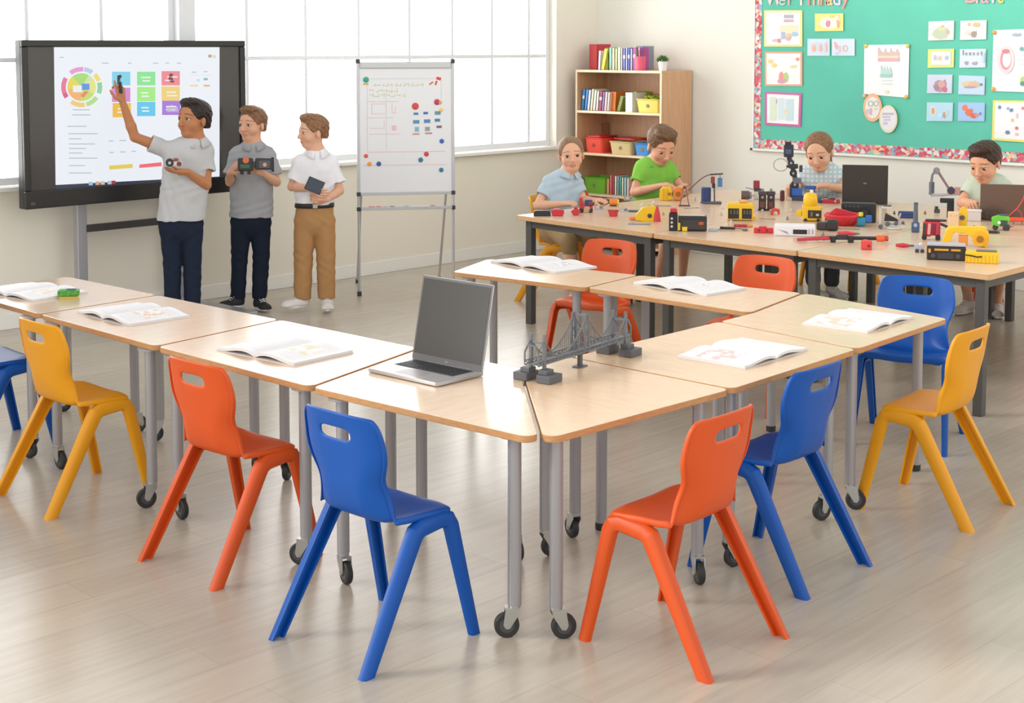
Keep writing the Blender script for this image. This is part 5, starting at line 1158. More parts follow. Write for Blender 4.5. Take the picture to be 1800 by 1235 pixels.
# ------------------------------------------------------------------ open books on the U of tables
def page_mat(seed, a, b_):
    m = bpy.data.materials.new('printed_page'); m.use_nodes = True; t = m.node_tree; b = t.nodes['Principled BSDF']; b.inputs['Roughness'].default_value = .55
    u = t.nodes.new('ShaderNodeUVMap'); s = t.nodes.new('ShaderNodeSeparateXYZ'); t.links.new(u.outputs[0], s.inputs[0])
    def M(op, *i):
        n = t.nodes.new('ShaderNodeMath'); n.operation = op
        for k, v in enumerate(i):
            if hasattr(v, 'links'): t.links.new(v, n.inputs[k])
            else: n.inputs[k].default_value = v
        return n.outputs[0]
    def box(x0, x1, y0, y1): return M('MULTIPLY', M('MULTIPLY', M('GREATER_THAN', s.outputs[0], x0), M('LESS_THAN', s.outputs[0], x1)), M('MULTIPLY', M('GREATER_THAN', s.outputs[1], y0), M('LESS_THAN', s.outputs[1], y1)))
    n = t.nodes.new('ShaderNodeTexNoise'); n.inputs['Scale'].default_value = 7; n.noise_dimensions = '4D'; n.inputs['W'].default_value = seed; t.links.new(u.outputs[0], n.inputs['Vector'])
    mp = t.nodes.new('ShaderNodeMapping'); mp.inputs['Scale'].default_value = (40, 30, 1); t.links.new(u.outputs[0], mp.inputs[0])
    n2 = t.nodes.new('ShaderNodeTexNoise'); n2.inputs['Scale'].default_value = 1; t.links.new(mp.outputs[0], n2.inputs['Vector'])
    lines = M('GREATER_THAN', M('SINE', M('MULTIPLY', s.outputs[1], 190.0)), .2)
    txt = M('MULTIPLY', M('MULTIPLY', lines, M('GREATER_THAN', n2.outputs[0], .44)), M('MULTIPLY', box(.08, .92, .08, .92), .30))
    pic = M('MULTIPLY', box(*a), M('GREATER_THAN', n.outputs[0], .50))
    x1 = t.nodes.new('ShaderNodeMix'); x1.data_type = 'RGBA'; x1.inputs[6].default_value = (*hexc('f4f2f3'), 1); x1.inputs[7].default_value = (*hexc('9a9aa4'), 1); t.links.new(txt, x1.inputs[0])
    x0 = t.nodes.new('ShaderNodeMix'); x0.data_type = 'RGBA'; x0.inputs[7].default_value = (*hexc('f6f4f4'), 1); t.links.new(x1.outputs[2], x0.inputs[6]); t.links.new(box(*a), x0.inputs[0])
    x2 = t.nodes.new('ShaderNodeMix'); x2.data_type = 'RGBA'; x2.inputs[7].default_value = (*hexc(b_), 1); t.links.new(x0.outputs[2], x2.inputs[6])
    t.links.new(M('MULTIPLY', pic, .8), x2.inputs[0]); t.links.new(x2.outputs[2], b.inputs['Base Color']); return m
M_BLK = mat('page_block_edge', hexc('e6e2e0'), .7)
def open_book(cx, cy, ang, w, d, lift, label, seed, pic, pcol, th=(.012, .012)):
    root = empty('open_book', (cx, cy, TH), ang, label, 'book', 'open books on the classroom tables')
    N_ = 14
    cb = MB(); cb.box((0, 0, .0012), (w+.006, d+.006, .0024)); cb.build('cover', cm('d8d4d2', .5), root)
    for s, t_, nm in ((-1, th[0], 'left'), (1, th[1], 'right')):
        def z(u): return .0028 + t_*(1-.25*u) + lift*math.sin(PI*min(1, u*1.15))**1.0*(1-u)**.8 - (t_*.6+.0)*math.exp(-(u/.05)**2)
        top = MB(); blk = MB(); X = [s*w/2*(i/N_) for i in range(N_+1)]
        vs = [(x, y, z(i/N_)) for i, x in enumerate(X) for y in (-d/2, d/2)]; fs = [(i*2, i*2+1, i*2+3, i*2+2) for i in range(N_)]
        o = MB().add(vs, fs).build('page', page_mat(seed+s, pic[0 if s < 0 else 1], pcol), root)
        uv = o.data.uv_layers.new(name='UVMap')
        for lp in o.data.loops:
            v = o.data.vertices[lp.vertex_index].co; uv.data[lp.index].uv = ((v.x/(w/2)*s if s > 0 else 1+v.x/(w/2)), v.y/d+.5)
        v2 = [(x, y, z(i/N_)-.0005) for i, x in enumerate(X) for y in (-d/2, d/2)]+[(x, y, max(.0026, z(i/N_)-t_*(.9) - .0)) for i, x in enumerate(X) for y in (-d/2, d/2)]
        k = 2*(N_+1); f2 = [(i*2, i*2+2, k+i*2+2, k+i*2) for i in range(N_)]+[(i*2+1, i*2+3, k+i*2+3, k+i*2+1) for i in range(N_)]+[(2*N_, 2*N_+1, k+2*N_+1, k+2*N_)]+[(k+i*2, k+i*2+1, k+i*2+3, k+i*2+2) for i in range(N_)]+[(i*2, i*2+1, i*2+3, i*2+2) for i in range(N_)]
        MB().add(v2, f2).build('page_block', M_BLK, root)
    return root
no_p = (2, 3, 2, 3); PF = (.12, .7, .35, .8)
open_book(3.64, 4.675, -PI/2+.06, .46, .315, .020, 'open book with a yellowish picture, on the table left of the laptop', 1, (no_p, (.15, .75, .35, .75)), 'e8dcb8')
open_book(3.665, 5.82, -PI/2-.04, .46, .31, .020, 'open book with faint orange drawings, near the green device', 4, (no_p, (.2, .8, .35, .75)), 'e8c4b0')
open_book(3.66, 6.72, -PI/2+.10, .46, .31, .016, 'open book cropped by the left edge, behind the green device', 7, (no_p, (.2, .8, .3, .7)), 'e6d8cc')
open_book(4.865, 3.30, .03, .46, .31, .014, 'open book with pinkish sketches, nearest right of the bridge model', 10, ((.1, .7, .3, .8), no_p), 'd8b8b4')
open_book(5.795, 3.32, .06, .45, .31, .016, 'open book at the right end of the tables in front of the blue chair', 13, ((.1, .9, .35, .85), no_p), 'e4c8a8')
open_book(6.05, 4.44, -PI/2-.10, .50, .30, .022, 'open white book on the far table in front of the tucked orange chair', 16, (no_p, (.4, .6, .4, .6)), 'c8c4cc')
open_book(6.09, 5.48, -PI/2-.12, .55, .31, .020, 'open white book at the far left end of the far tables', 19, (no_p, (.4, .7, .4, .7)), 'd0ccd4')

# ------------------------------------------------------------------ silver laptop
LA, LB, LC, LD = [at(*p, TH) for p in ((645, 657), (775, 683), (852, 660), (722, 631))]
lc = (LA+LB+LC+LD)/4; ux = ((LB-LA)+(LC-LD)); ux.z = 0; ang = math.atan2(ux.y, ux.x)
M_SILV = mat('silver_laptop_shell', hexc('b9b7b8'), .3, metal=.7); M_LSCR = mat('laptop_screen_off', hexc('3c3938'), .25, spec=.5); M_KEY = mat('black_keys', hexc('28292c'), .5)
# sides: A front-left, B front-right, C rear-right, D rear-left
fw_ = (LB-LA).length; dp_ = (LC-LB).length
def laptop(loc, ang, w, d, tilt, label, shell, scr_m, h, zb=TH, bez=None, sz=1):
    r = empty('laptop', loc, ang, label, 'laptop')
    MB().prism(rounded([(-w/2, -d/2), (w/2, -d/2), (w/2, d/2), (-w/2, d/2)], .012, 4), .002, .017).build('base', shell, r, bevel=.003)
    k = MB(); kw = w*.80; kd = d*.42
    kb = MB().box((0, d*.17, .0172), (kw+.012, kd+.008, .0012)).build('keyboard', cm('55565a', .5), r)
    for a in range(5):
        for b in range(13): k.box((-kw/2+kw*(b+.5)/13, d*.17-kd/2+kd*(a+.5)/5, .0187), (kw/13*.84, kd/5*.80, .0022))
    k.build('keys', M_KEY, kb)
    MB().box((0, -d*.27, .0172), (w*.32, d*.30, .0008)).build('trackpad', cm('a4a2a4', .35, metal=.4), r)
    lid = empty('lid', (0, d/2-.006, .016)); lid.parent = r; lid.rotation_euler = (tilt, 0, 0)
    MB().box((0, -.004, h/2), (w, .008, h)).build('lid_shell', shell, lid, bevel=.003)
    MB().box((0, -.0086, h/2), (w-.004, .0014, h-.004)).build('screen_bezel', cm('5a585a', .35), lid)
    MB().box((0, -.0098, h/2+.006), (w-.020, .0012, h-.034)).build('screen', scr_m, lid)
    MB().box((0, -.0096, .010), (.016, .001, .004)).build('brand_mark', cm('8c8c90', .3), lid)
    return r
# ang: local x along the front edge A->B, y from the front edge to the hinge
cxy = Vector((lc.x, lc.y, TH))
laptop(cxy, ang, fw_, dp_*.96, -.20, 'silver laptop standing open on the corner table, dark blank screen', M_SILV, M_LSCR, .325)
# green device on the left table
p = at(121, 523, TH); g = empty('green_gadget', (p.x, p.y, TH), math.radians(-42), 'small green device with a yellow base on the left table', 'device')
MB().prism(rounded([(-.045, -.03), (.045, -.03), (.045, .03), (-.045, .03)], .015), 0, .010).build('device_base', cm('e8c050', .5), g, bevel=.002)
MB().prism(rounded([(-.048, -.034), (.048, -.034), (.052, .0), (.048, .034), (-.048, .034), (-.052, 0)], .012), .010, .040).build('device_case', mat('green_circuit', hexc('4a9a34'), .35, noise=.5, nscale=90), g, bevel=.005)
MB().box((.012, -.004, .042), (.05, .03, .006)).build('device_display', cm('3a5a6a', .3), g, bevel=.002)
for i in range(3): MB().cyl((-.03+.012*i*.9, -.018, .042), .004, .004).build('button', cm('7fd45a', .4), g)

# ------------------------------------------------------------------ grey bridge model, metres, along the table
br = empty('bridge_model', (0, 0, 0), 0, 'grey model suspension bridge across the joint of the corner tables', 'model bridge')
pL, pR = at(945, 668, TH), at(1088, 622, TH); pm = (pL+pR)/2; br.location = (pm.x, pm.y, TH); dr = (pR-pL); br.rotation_euler = (0, 0, math.atan2(dr.y, dr.x)); LB_ = dr.length
M_BR = mat('grey_printed_plastic', hexc('6f7377'), .5); M_BRD = mat('dark_grey_pier', hexc('5e5f63'), .55)
hw = .030
dz = .062
for s in (-1, 1):
    for t in (-1, 1):
        yt = t*.052; MB().prism(rounded([(s*LB_/2-.042, yt-.032), (s*LB_/2+.042, yt-.032), (s*LB_/2+.042, yt+.032), (s*LB_/2-.042, yt+.032)], .006), 0, .030).box((s*LB_/2-.004, t*.040, .038), (.046, .040, .018)).build('pier', M_BRD, br, bevel=.003)
        tw_ = MB(); tw_.box((s*LB_/2, t*hw, .105), (.012, .010, .12)); tw_.box((s*LB_/2, t*hw, .168), (.008, .008, .012)); tw_.build('tower', M_BR, br)
for t in (-1, 1):
    tw_ = MB(); tw_.tube([(-.012, t*hw, dz), (-.008, t*hw, .21)], .0045, 8).tube([(.016, t*hw, dz), (.008, t*hw, .21)], .0045, 8)
    for z in (.09, .12, .15, .18): tw_.box((.002, t*hw, z), (.022, .004, .004))
    tw_.build('tower', M_BR, br)
po = MB(); po.box((0, 0, .03), (.016, .014, dz)); po.prism(rounded([(-.03, -.02), (.03, -.02), (.03, .02), (-.03, .02)], .008), 0, .004); po.build('centre_post', M_BRD, br)
for z in (.095, .145, .20): MB().box((0, 0, z), (.008, 2*hw, .006)).build('tower_brace', M_BR, br)
XE = LB_/2+.04
for s in (-1, 1): MB().box((s*LB_/2, 0, .14), (.006, 2*hw, .006)).build('tower_brace', M_BR, br)
for t in (-1, 1):
    dk = MB()
    for z in (dz, dz+.015): dk.box((0, t*hw, z), (2*XE, .004, .004))
    n = 26
    for i in range(n+1):
        x = -XE+2*XE*i/n; dk.box((x, t*hw, dz+.0075), (.003, .003, .015))
        if i < n: 
            x2 = -XE+2*XE*(i+1)/n; dk.tube([(x, t*hw, dz if i % 2 else dz+.015), (x2, t*hw, dz+.015 if i % 2 else dz)], .0014, 5)
    dk.build('deck_truss', M_BR, br)
    cb = MB()
    def cable(x):
        a = abs(x)
        if a < LB_/2:
            u = a/(LB_/2); m = .64; return dz+.018 + (.122*((m-u)/m)**2 if u < m else .075*((u-m)/(1-m))**2)
        return .155 - (a-LB_/2)/.04*.05
    cb.tube([(x, t*hw, cable(x)) for x in np.linspace(-XE, XE, 61)], .0028, 6); cb.build('main_cable', M_BR, br)
    hg = MB()
    for x in np.linspace(-LB_/2+.015, LB_/2-.015, 40): hg.tube([(x, t*hw, dz+.02), (x, t*hw, cable(x))], .0012, 5)
    hg.build('hangers', M_BR, br)
dk = MB()
for i in range(40): dk.box((-XE+2*XE*(i+.5)/40, 0, dz+.002), (.004, 2*hw, .003))
dk.box((0, 0, dz+.005), (2*XE, hw*.9, .002)); dk.build('deck', M_BR, br)
for s in (-1, 1): MB().tube([(s*(XE), hw*q, z) for q, z in ((-1, dz+.01), (-1, .11), (-.6, .135), (.6, .135), (1, .11), (1, dz+.01))], .0035, 6).build('end_arch', M_BR, br)
# ------------------------------------------------------------------ robotics parts on the far tables (modelled in picture units, then scaled to metres)
YEL, RED, BLK, DRK, SIL, CRM, BLU, NAV, ORG, GRN = 'f0c21c', 'c83038', '262526', '44434a', 'b8bcc0', 'e8e0d4', '2f62b4', '2c3f78', 'e88a34', '5cb03c'
def gad(name, cat, px, py, label, rot=0, group=None, z=HD):
    p = at(px, py, z); rz = math.atan2(-p.y, -p.x)+PI/2
    u = (p-Vector((0, 0, CAM_H))).dot(cF)/F_PX
    return empty(name, (p.x, p.y, z), rz+math.radians(rot), label, cat, group, scale=u)
def pbox(nm, c, x0, x1, z0, z1, r, y=0, d=10, bev=1.2, rough=.4, rz=0, metal=0):
    return MB().box(((x0+x1)/2, y, (z0+z1)/2), (x1-x0, d, z1-z0), rz=rz).build(nm, cm(c, rough, metal=metal) if metal else cm(c, rough), r, bevel=bev)
def ptube(nm, c, pts, rad, r, n=8, rough=.4, metal=0): return MB().tube(pts, rad, n).build(nm, cm(c, rough, metal=metal) if metal else cm(c, rough), r)
def pcyl(nm, c, ctr, rad, h, r, axis='Y', rough=.4): return MB().cyl(ctr, rad, h, axis, 18).build(nm, cm(c, rough), r, bevel=min(1, rad*.2, h*.2))
def ppri(nm, c, poly, r, y0=-4, y1=4, bev=.6, rough=.4):     # outline in x,z, given thickness in y
    T = Matrix(((1, 0, 0, 0), (0, 0, -1, 0), (0, 1, 0, 0), (0, 0, 0, 1)))
    return MB().prism(poly, -y1, -y0, T=T).build(nm, cm(c, rough), r, bevel=bev)
def screws(r, pts, y, c='9a9ca0', rad=.9):
    for x, z in pts: MB().cyl((x, y, z), rad, .8, 'Y', 10).build('screw', cm(c, .3), r)

g = gad('controller_box', 'gadget', 954, 379, 'flat black box at the left corner of the robotics tables'); pbox('case', BLK, -16, 14, 0, 8, g, d=16); pbox('case_lid', DRK, -14, 12, 8, 9.5, g, d=13)
g = gad('red_part_tray', 'part', 980, 379, 'red plastic part right beside the flat black box'); ppri('tray', RED, [(-12, 11), (11, 11), (12, 6), (9, 0), (-9, 0)], g, -7, 7, 1); pbox('insert', 'e88088', -6, 5, 10, 13, g, d=6)
g = gad('red_dome_part', 'part', 1012, 378, 'small red domed part left of the little car'); ppri('dome', RED, [(-9, 7), (-4, 11), (3, 12), (9, 6), (4, 0), (-4, 0)], g, -6, 6, 1.5); pcyl('knob', 'a82028', (0, 0, 12), 3, 3, g, 'Z')
g = gad('toy_car_robot', 'robot', 1030, 373, 'little red and navy wheeled robot near the girl in light blue')
pbox('chassis', RED, -12, 12, 4, 12, g, d=14); pbox('motor_block', NAV, -2, 11, 12, 22, g, d=12); pbox('upright', RED, -12, -6, 12, 26, g, d=7); pcyl('gear', 'c8a080', (2, -8, 6), 6, 3, g); pcyl('gear', '7a4040', (8, -8, 17), 4, 2, g)
for s in (-8, 8):
    for y in (-8, 8): pcyl('wheel', BLK, (s, y, 4), 4, 3, g)
for x, y, c, lb in ((1053, 368, SIL, 'small silver bracket right of the little red car'), (1096, 372, 'c4c8cc', 'silver bracket right of the red cup'), (1105, 352, 'a8acb0', 'silver plate stack in front of the bookcase boy')):
    g = gad('metal_bracket', 'bracket', x, y, lb); pbox('plate', c, -9, 9, 0, 2, g, d=12, bev=.4); pbox('flange', c, -8, -5, 2, 10, g, d=10, bev=.4); pcyl('bush', '8a8e94', (4, 0, 4), 3, 4, g, 'Z'); screws(g, [(-6.5, 7)], -5.5)
g = gad('red_beaker', 'cup', 1078, 380, 'red tapered plastic cup in front of the girl in light blue'); MB().lathe([(7, 0), (9.5, 11), (8.5, 11), (6.2, 1)], n=20).build('cup_wall', cm('cc4048', .4), g); MB().lathe([(9.6, 9.5), (10.2, 9.5), (10.2, 11), (9.6, 11)], n=20).build('rim', cm('b83038', .4), g)
g = gad('orange_motor', 'motor', 1078, 362, 'small orange and yellow motor with wires behind the red cup'); pcyl('motor_can', ORG, (0, 0, 7), 6, 14, g, 'X'); pcyl('cap', 'ecd860', (8, 0, 7), 5, 4, g, 'X'); ptube('wire', BLK, [(-6, 0, 7), (-12, -2, 3), (-18, -4, 1)], .8, g); pbox('mount', DRK, -6, 6, 0, 2, g, d=10)
g = gad('steel_channel', 'channel', 1120, 372, 'dark U shaped metal channel behind the yellow dome'); pbox('rail', '5a5e70', -22, 22, 0, 2.4, g, d=3, y=6, bev=.4); pbox('rail', '5a5e70', -22, 16, 0, 2.4, g, d=3, y=-6, bev=.4); pbox('rail_end', '5a5e70', -23, -20, 0, 3, g, d=14, bev=.4)
for x, y, w, c, lb, r_ in ((1070, 350, 34, 'd8a0a0', 'long pinkish strip lying by the bookcase boy', 4), (1160, 362, 40, '9a9490', 'grey metal strip under the yellow and orange housing', 0), (1215, 366, 30, 'b0aca8', 'pale metal strip left of the blue cylinder', 30), (1290, 378, 22, 'a8a090', 'thin beige rod under the yellow block', 0),
                        (1350, 385, 26, 'b4a88c', 'thin beige rod beside the dark robot pair', -12), (1488, 403, 46, '8c9070', 'olive rod behind the red and black tool', -3), (1640, 402, 30, 'b4a8a0', 'grey strip right of the red robot', 20), (1768, 398, 26, 'a06a58', 'brown strip by the green robot', -20), (1560, 395, 26, 'd8d4cc', 'white strip by the silver mechanism', 10)):
    g = gad('construction_strip', 'strip', x, y, lb, r_); pbox('beam', c, -w/2, w/2, 0, 1.6, g, d=3.2, bev=.4, rough=.4); screws(g, [(-w*.35, 1), (w*.35, 1)], -1.9, '6a6a6c', .6)
g = gad('yellow_dome_tool', 'tool', 1140, 388, 'yellow domed tool with a red cone on the near edge of the left robotics table')
ppri('dome', YEL, rounded([(-24, 3), (-22, 12), (-10, 24), (8, 27), (18, 22), (18, 3), (12, 0), (-10, 0)], 3, 3), g, -9, 9, 2); pcyl('lens', '5a4a20', (2, -9.3, 10), 4, 2, g); pcyl('lens', '3c4450', (2, -10, 10), 2.2, 2, g)
MB().lathe([(6.5, 0), (5, 14), (2, 26), (0.6, 27)], (15, -8, 0), 16).build('red_cone', cm('d0343c', .4), g); pbox('handle', ORG, -34, -22, 1, 7, g, d=7, bev=2)
g = gad('metal_tray', 'tray', 1122, 394, 'thin grey blue plate under the yellow domed tool'); MB().prism(rounded([(-20, -7), (20, -9), (22, 6), (-16, 6)], 3, 3), 0, 1.8).build('plate', cm('8e9aa8', .3), g, bevel=.4); screws(g, [(-10, 2)], -7.6)
g = gad('black_radio', 'gadget', 1208, 405, 'black radio with a tall red capped block, first table joint'); pbox('radio_case', BLK, -16, 34, 0, 27, g, d=24, bev=3); pbox('radio_top', 'c8c4bc', -14, 31, 24, 27.6, g, d=16, bev=1)
pbox('panel', '3c3430', -10, 32, 4, 20, g, y=-12.4, d=1.2, bev=.4); pbox('yellow_label', 'e8d028', -9, 0, 0.6, 8, g, y=-13.1, d=.8, bev=.2); pbox('yellow_label', 'd8c020', -16, -12, 2, 15, g, y=-12.6, d=.8, bev=.2); pbox('orange_dial', 'c85c30', 20, 28, 12, 17, g, y=-13.1, d=.8, bev=.2)
pbox('battery_block', '1c1c1e', -32, -17, 0, 32, g, d=20, bev=2); pbox('red_cap', 'd0303a', -30, -18, 32, 39, g, d=14, bev=1.5)
for z in (8, 15, 22): pcyl('knob', 'c8c8cc', (-27, -10.4, z), 2.2, 2, g)
g = gad('metal_connector', 'connector', 1254, 406, 'small silver connector right of the black radio'); pbox('plug', SIL, -8, 8, 0, 5, g, d=8, bev=1); pcyl('pin', '8a8c92', (9, 0, 3), 1.4, 6, g, 'X')
g = gad('yellow_housing', 'part', 1181, 352, 'yellow and orange ribbed housing in front of the boy in green')
ppri('shell', YEL, rounded([(-22, 2), (-21, 18), (-16, 24), (-4, 24), (0, 20), (0, 3), (-6, 0), (-18, 0)], 2, 3), g, -9, 9, 2); ppri('shell', ORG, rounded([(2, 2), (2, 20), (8, 24), (20, 23), (22, 14), (18, 3), (12, 0)], 2, 3), g, -8, 8, 2)
for x in (-15, -9): ppri('rib', 'd8a418', [(x, 3), (x+1.6, 3), (x+1.6, 21), (x, 21)], g, -10.4, -9, .3)
pcyl('hole_ring', 'a86020', (11, -8.6, 12), 4.5, 2, g); pcyl('hole_ring', 'a8701c', (-4, -9, 12), 3, 2, g)
g = gad('wire_frame', 'mechanism', 1203, 362, 'spindly brown metal frame right of the yellow and orange housing')
for a, b in (((-8, 0, 0), (-2, 0, 34)), ((8, 0, 0), (2, 0, 34)), ((-8, 0, 12), (8, 0, 22)), ((-6, 4, 28), (10, -4, 40))): ptube('strut', '8a6a60', [a, b], 1.0, g, 6)
pcyl('joint', '7a3c38', (0, 0, 33), 3, 4, g); pcyl('joint', '5a5456', (0, 0, 18), 2.6, 4, g); pbox('foot', DRK, -10, 10, 0, 2, g, d=10)
g = gad('blue_cylinder', 'can', 1241, 357, 'dark blue cylinder standing under the small crane'); pcyl('can_body', NAV, (0, 0, 14), 8.5, 28, g, 'Z'); pcyl('can_base', '4a5070', (0, 0, 1.5), 9.6, 3, g, 'Z')
g = gad('crane_robot', 'robot', 1252, 358, 'thin robot crane with a hanging blue tag beside the blue cylinder')
pts = [(-42, 4, 22)] + [(-42+44*t, 4, 22+30*math.sin(t*PI/2)) for t in np.linspace(.1, 1, 8)]; ptube('crane_arc', '7a4a50', pts, 1.0, g, 6); ptube('crane_boom', '5a4448', [(-4, 4, 51), (18, 2, 53)], 1.5, g, 6)
pbox('servo', '8a3c40', -3, 4, 36, 48, g, d=7); pbox('servo', '3a2c30', -1, 5, 28, 36, g, d=6); pbox('blue_tag', '4a7ab4', 9, 17, 30, 46, g, d=2.5, bev=.6); ptube('hanger', DRK, [(13, 0, 46), (13, 2, 53)], .6, g, 5); ptube('post', '6a6468', [(4, 4, 0), (3, 4, 36)], 1.4, g, 6); pbox('crane_base', '5c5a60', -16, 16, 0, 4, g, d=14)
g = gad('yellow_twin_box', 'gadget', 1301, 387, 'yellow block with two black windows in the middle of the tables')
MB().box((0, 0, 16), (46, 22, 30)).build('yellow_case', cm(YEL, .4), g, bevel=3); pbox('window', BLK, -21, -2, 4, 22, g, y=-11.2, d=1.4, bev=.8); pbox('window', BLK, 3, 20, 4, 22, g, y=-11.2, d=1.4, bev=.8)
for x in (-16, -10, -5, 7, 12, 17): pbox('window_detail', '6a6450', x-1.2, x+1.2, 12, 19, g, y=-12.2, d=.8, bev=.2)
pbox('orange_top', 'eca848', -2, 12, 31, 35, g, d=10); pbox('side_lug', YEL, 23, 29, 2, 7, g, d=8)
g = gad('gear_motor', 'motor', 1312, 352, 'brown grey gear motor behind the yellow two window block'); pcyl('motor_can', '6a5450', (-2, 0, 9), 8, 14, g, 'X'); pcyl('motor_cap', '8a8480', (7, 0, 9), 6, 4, g, 'X'); pbox('bracket', CRM, -14, 14, 0, 2, g, d=12); pcyl('shaft', SIL, (13, 0, 9), 1.4, 10, g, 'X')
g = gad('stack_robot', 'robot', 1331, 350, 'small robot with a red block on a white stand behind the dark pair'); pbox('stand', 'd8d4cc', -7, 7, 0, 14, g, d=10); pbox('dark_joint', DRK, -6, 8, 14, 19, g, d=9); pbox('red_block', '9c3440', -7, 4, 19, 33, g, d=9); ptube('feeler', '8c9094', [(-6, 0, 17), (-20, 0, 20)], .9, g, 6)
for dx, lb in ((-7, 'left of the dark robot pair in the middle of the tables'), (8, 'right of the dark robot pair in the middle of the tables')):
    g = gad('dark_robot', 'robot', 1347+dx, 370, lb, group='dark robot pair'); pbox('tower_block', '33282c', -6.5, 6.5, 3, 30, g, d=10); pbox('head', '4a3c40', -7.5, 7.5, 28, 34, g, d=11); pcyl('eye', 'a8a4a0', (0, -5.6, 24), 2.2, 1.4, g); pbox('brown_panel', '6a4038', -4, 4, 6, 16, g, y=-5.4, d=1, bev=.3); pcyl('neck', '8a8480', (0, 0, 36), 2.4, 5, g, 'Z')
    for s in (-5, 5): pcyl('foot', BLK, (s, 0, 1.5), 3, 3, g, 'Z')
g = gad('red_clip', 'part', 1363, 377, 'orange red clip right of the dark robot pair'); ppri('clip', 'd84a3c', [(-8, 0), (-9, 7), (-3, 12), (7, 10), (8, 2), (4, 0), (3, 6), (-3, 6), (-4, 0)], g, -4, 4, .8); screws(g, [(0, 8)], -4.4)
# white base boards carrying parts
for x, y, w, lb in ((1352, 350, 50, 'long white base plate in front of the robot arm, left piece'), (1400, 352, 30, 'short white base plate under the robot arm')):
    g = gad('base_plate', 'plate', x, y, lb); pbox('board', CRM, -w/2, w/2, 0, 5, g, d=16, bev=.8); pbox('board_edge', 'b8a890', -w/2+1, w/2-1, -0.0, 1.4, g, y=-8.4, d=1, bev=.2); screws(g, [(-w*.4, 3), (w*.4, 3)], -8.4)
g = gad('dark_red_cylinder', 'part', 1375, 352, 'small dark red upright cylinder near the foot of the robot arm', z=HD); pcyl('cylinder_body', '5a2028', (0, -12, 9), 4, 17, g, 'Z'); pcyl('cylinder_cap', '8a3a40', (0, -12, 18), 3.4, 2, g, 'Z')
# tall black robot arm
g = gad('desktop_robot', 'robot', 1408, 352, 'tall black and blue robot arm with a wire loop beside the smiling girl')
pbox('arm_base', '39405a', -16, 26, 0, 8, g, d=22); pbox('blue_turret', BLU, -16, 2, 8, 22, g, d=16); pbox('blue_bracket', '3458a8', 6, 26, 20, 26, g, d=8, bev=1); pbox('blue_bracket', '3458a8', 20, 24, 8, 22, g, d=8, bev=1); pbox('turret_side', '24304c', -20, -15, 6, 28, g, d=14)
ptube('lower_link', '3a3c44', [(-9, 0, 22), (-12, 0, 46)], [5, 4], g); pcyl('shoulder_joint', BLK, (-11, 0, 28), 7, 12, g); pcyl('elbow_joint', '26262a', (-14, 0, 48), 6.5, 12, g); pbox('gear_plate', '6a6e76', -14, 0, 30, 40, g, y=-6, d=2)
ptube('upper_link', '33343a', [(-13, 0, 50), (-22, 0, 76)], [4, 4.5], g); pcyl('wrist_joint', '30323a', (-18, 0, 66), 5.5, 11, g); pbox('servo', '2c2e36', -22, -6, 56, 64, g, d=10); pbox('servo', '3c4048', -4, 2, 50, 62, g, d=9)
pbox('gripper_head', '262a3c', -31, -14, 76, 98, g, d=15, bev=2); pbox('gripper_tip', '1e2030', -29, -18, 96, 103, g, d=10, bev=2); pbox('head_window', '48587c', -28, -18, 82, 90, g, y=-7.8, d=1, bev=.3)
lp = [(-36+13*math.cos(a)*.95, 0, 62+11*math.sin(a)) for a in np.linspace(0, 2*PI, 21)]; ptube('wire_loop', 'b4b0a0', lp, .9, g, 6); ptube('claw', '2a2a2e', [(-26, 0, 60), (-14, 0, 58), (-6, 0, 60)], 2.2, g)
screws(g, [(-11, 28), (-14, 48), (-18, 66)], -7, 'b0b2b6', 2)
g = gad('circuit_case', 'gadget', 1430, 352, 'greenish grey circuit case beside the girl\'s hands'); pbox('case', '5a6c70', -12, 14, 0, 6, g, d=14); pbox('red_connector', '8c3440', -6, 4, 6, 9, g, d=8, bev=.6); ptube('wire', '2c3444', [(12, 0, 4), (22, -2, 6), (30, 0, 2)], .9, g, 6)
g = gad('red_gripper', 'part', 1462, 358, 'red and black gripper lying left of the black laptop'); pbox('gripper_body', 'b83038', -16, 14, 1, 8, g, d=8); pbox('jaw', '44243a', -24, -14, 1, 6, g, d=6); pbox('jaw', '7a2c4c', -4, 6, 8, 11, g, d=5); pcyl('pivot', SIL, (6, -4.6, 5), 2, 1.4, g)
g = gad('yellow_robot', 'robot', 1424, 388, 'yellow robot with a round head and black chest window')
MB().lathe([(9, 26), (12, 30), (12.5, 38), (11, 46), (8, 49), (5, 50)], n=20).build('head', cm(YEL, .35), g); MB().box((3, 0, 14), (34, 20, 26)).build('torso', cm(YEL, .4), g, bevel=2.5); pbox('chest_window', '35312c', -4, 19, 6, 20, g, y=-10.4, d=1.4, bev=1); pbox('window_light', 'c8c4b8', 10, 15, 10, 14, g, y=-11.4, d=.8, bev=.2)
pbox('window_light', '8c7848', 1, 4, 9, 17, g, y=-11.4, d=.8, bev=.2); pbox('arm', YEL, -24, -14, 8, 19, g, d=10, bev=2); pcyl('antenna', 'ece4d0', (2, 0, 52), 3, 5, g, 'Z'); pcyl('wheel', BLK, (-8, -9, 2.5), 3, 3, g); pcyl('wheel', BLK, (14, -9, 2.5), 3, 3, g)
g = gad('black_mouse_dome', 'gadget', 1454, 405, 'rounded black unit between the yellow robot and the red shell'); pbox('dome_body', '2e2c2c', -2, 19, 0, 20, g, d=18, bev=5); pbox('side_unit', '3c3434', -19, 0, 1, 15, g, d=14, bev=3)
g = gad('red_shell', 'part', 1482, 395, 'large red bowl shaped shell in front of the black laptop')
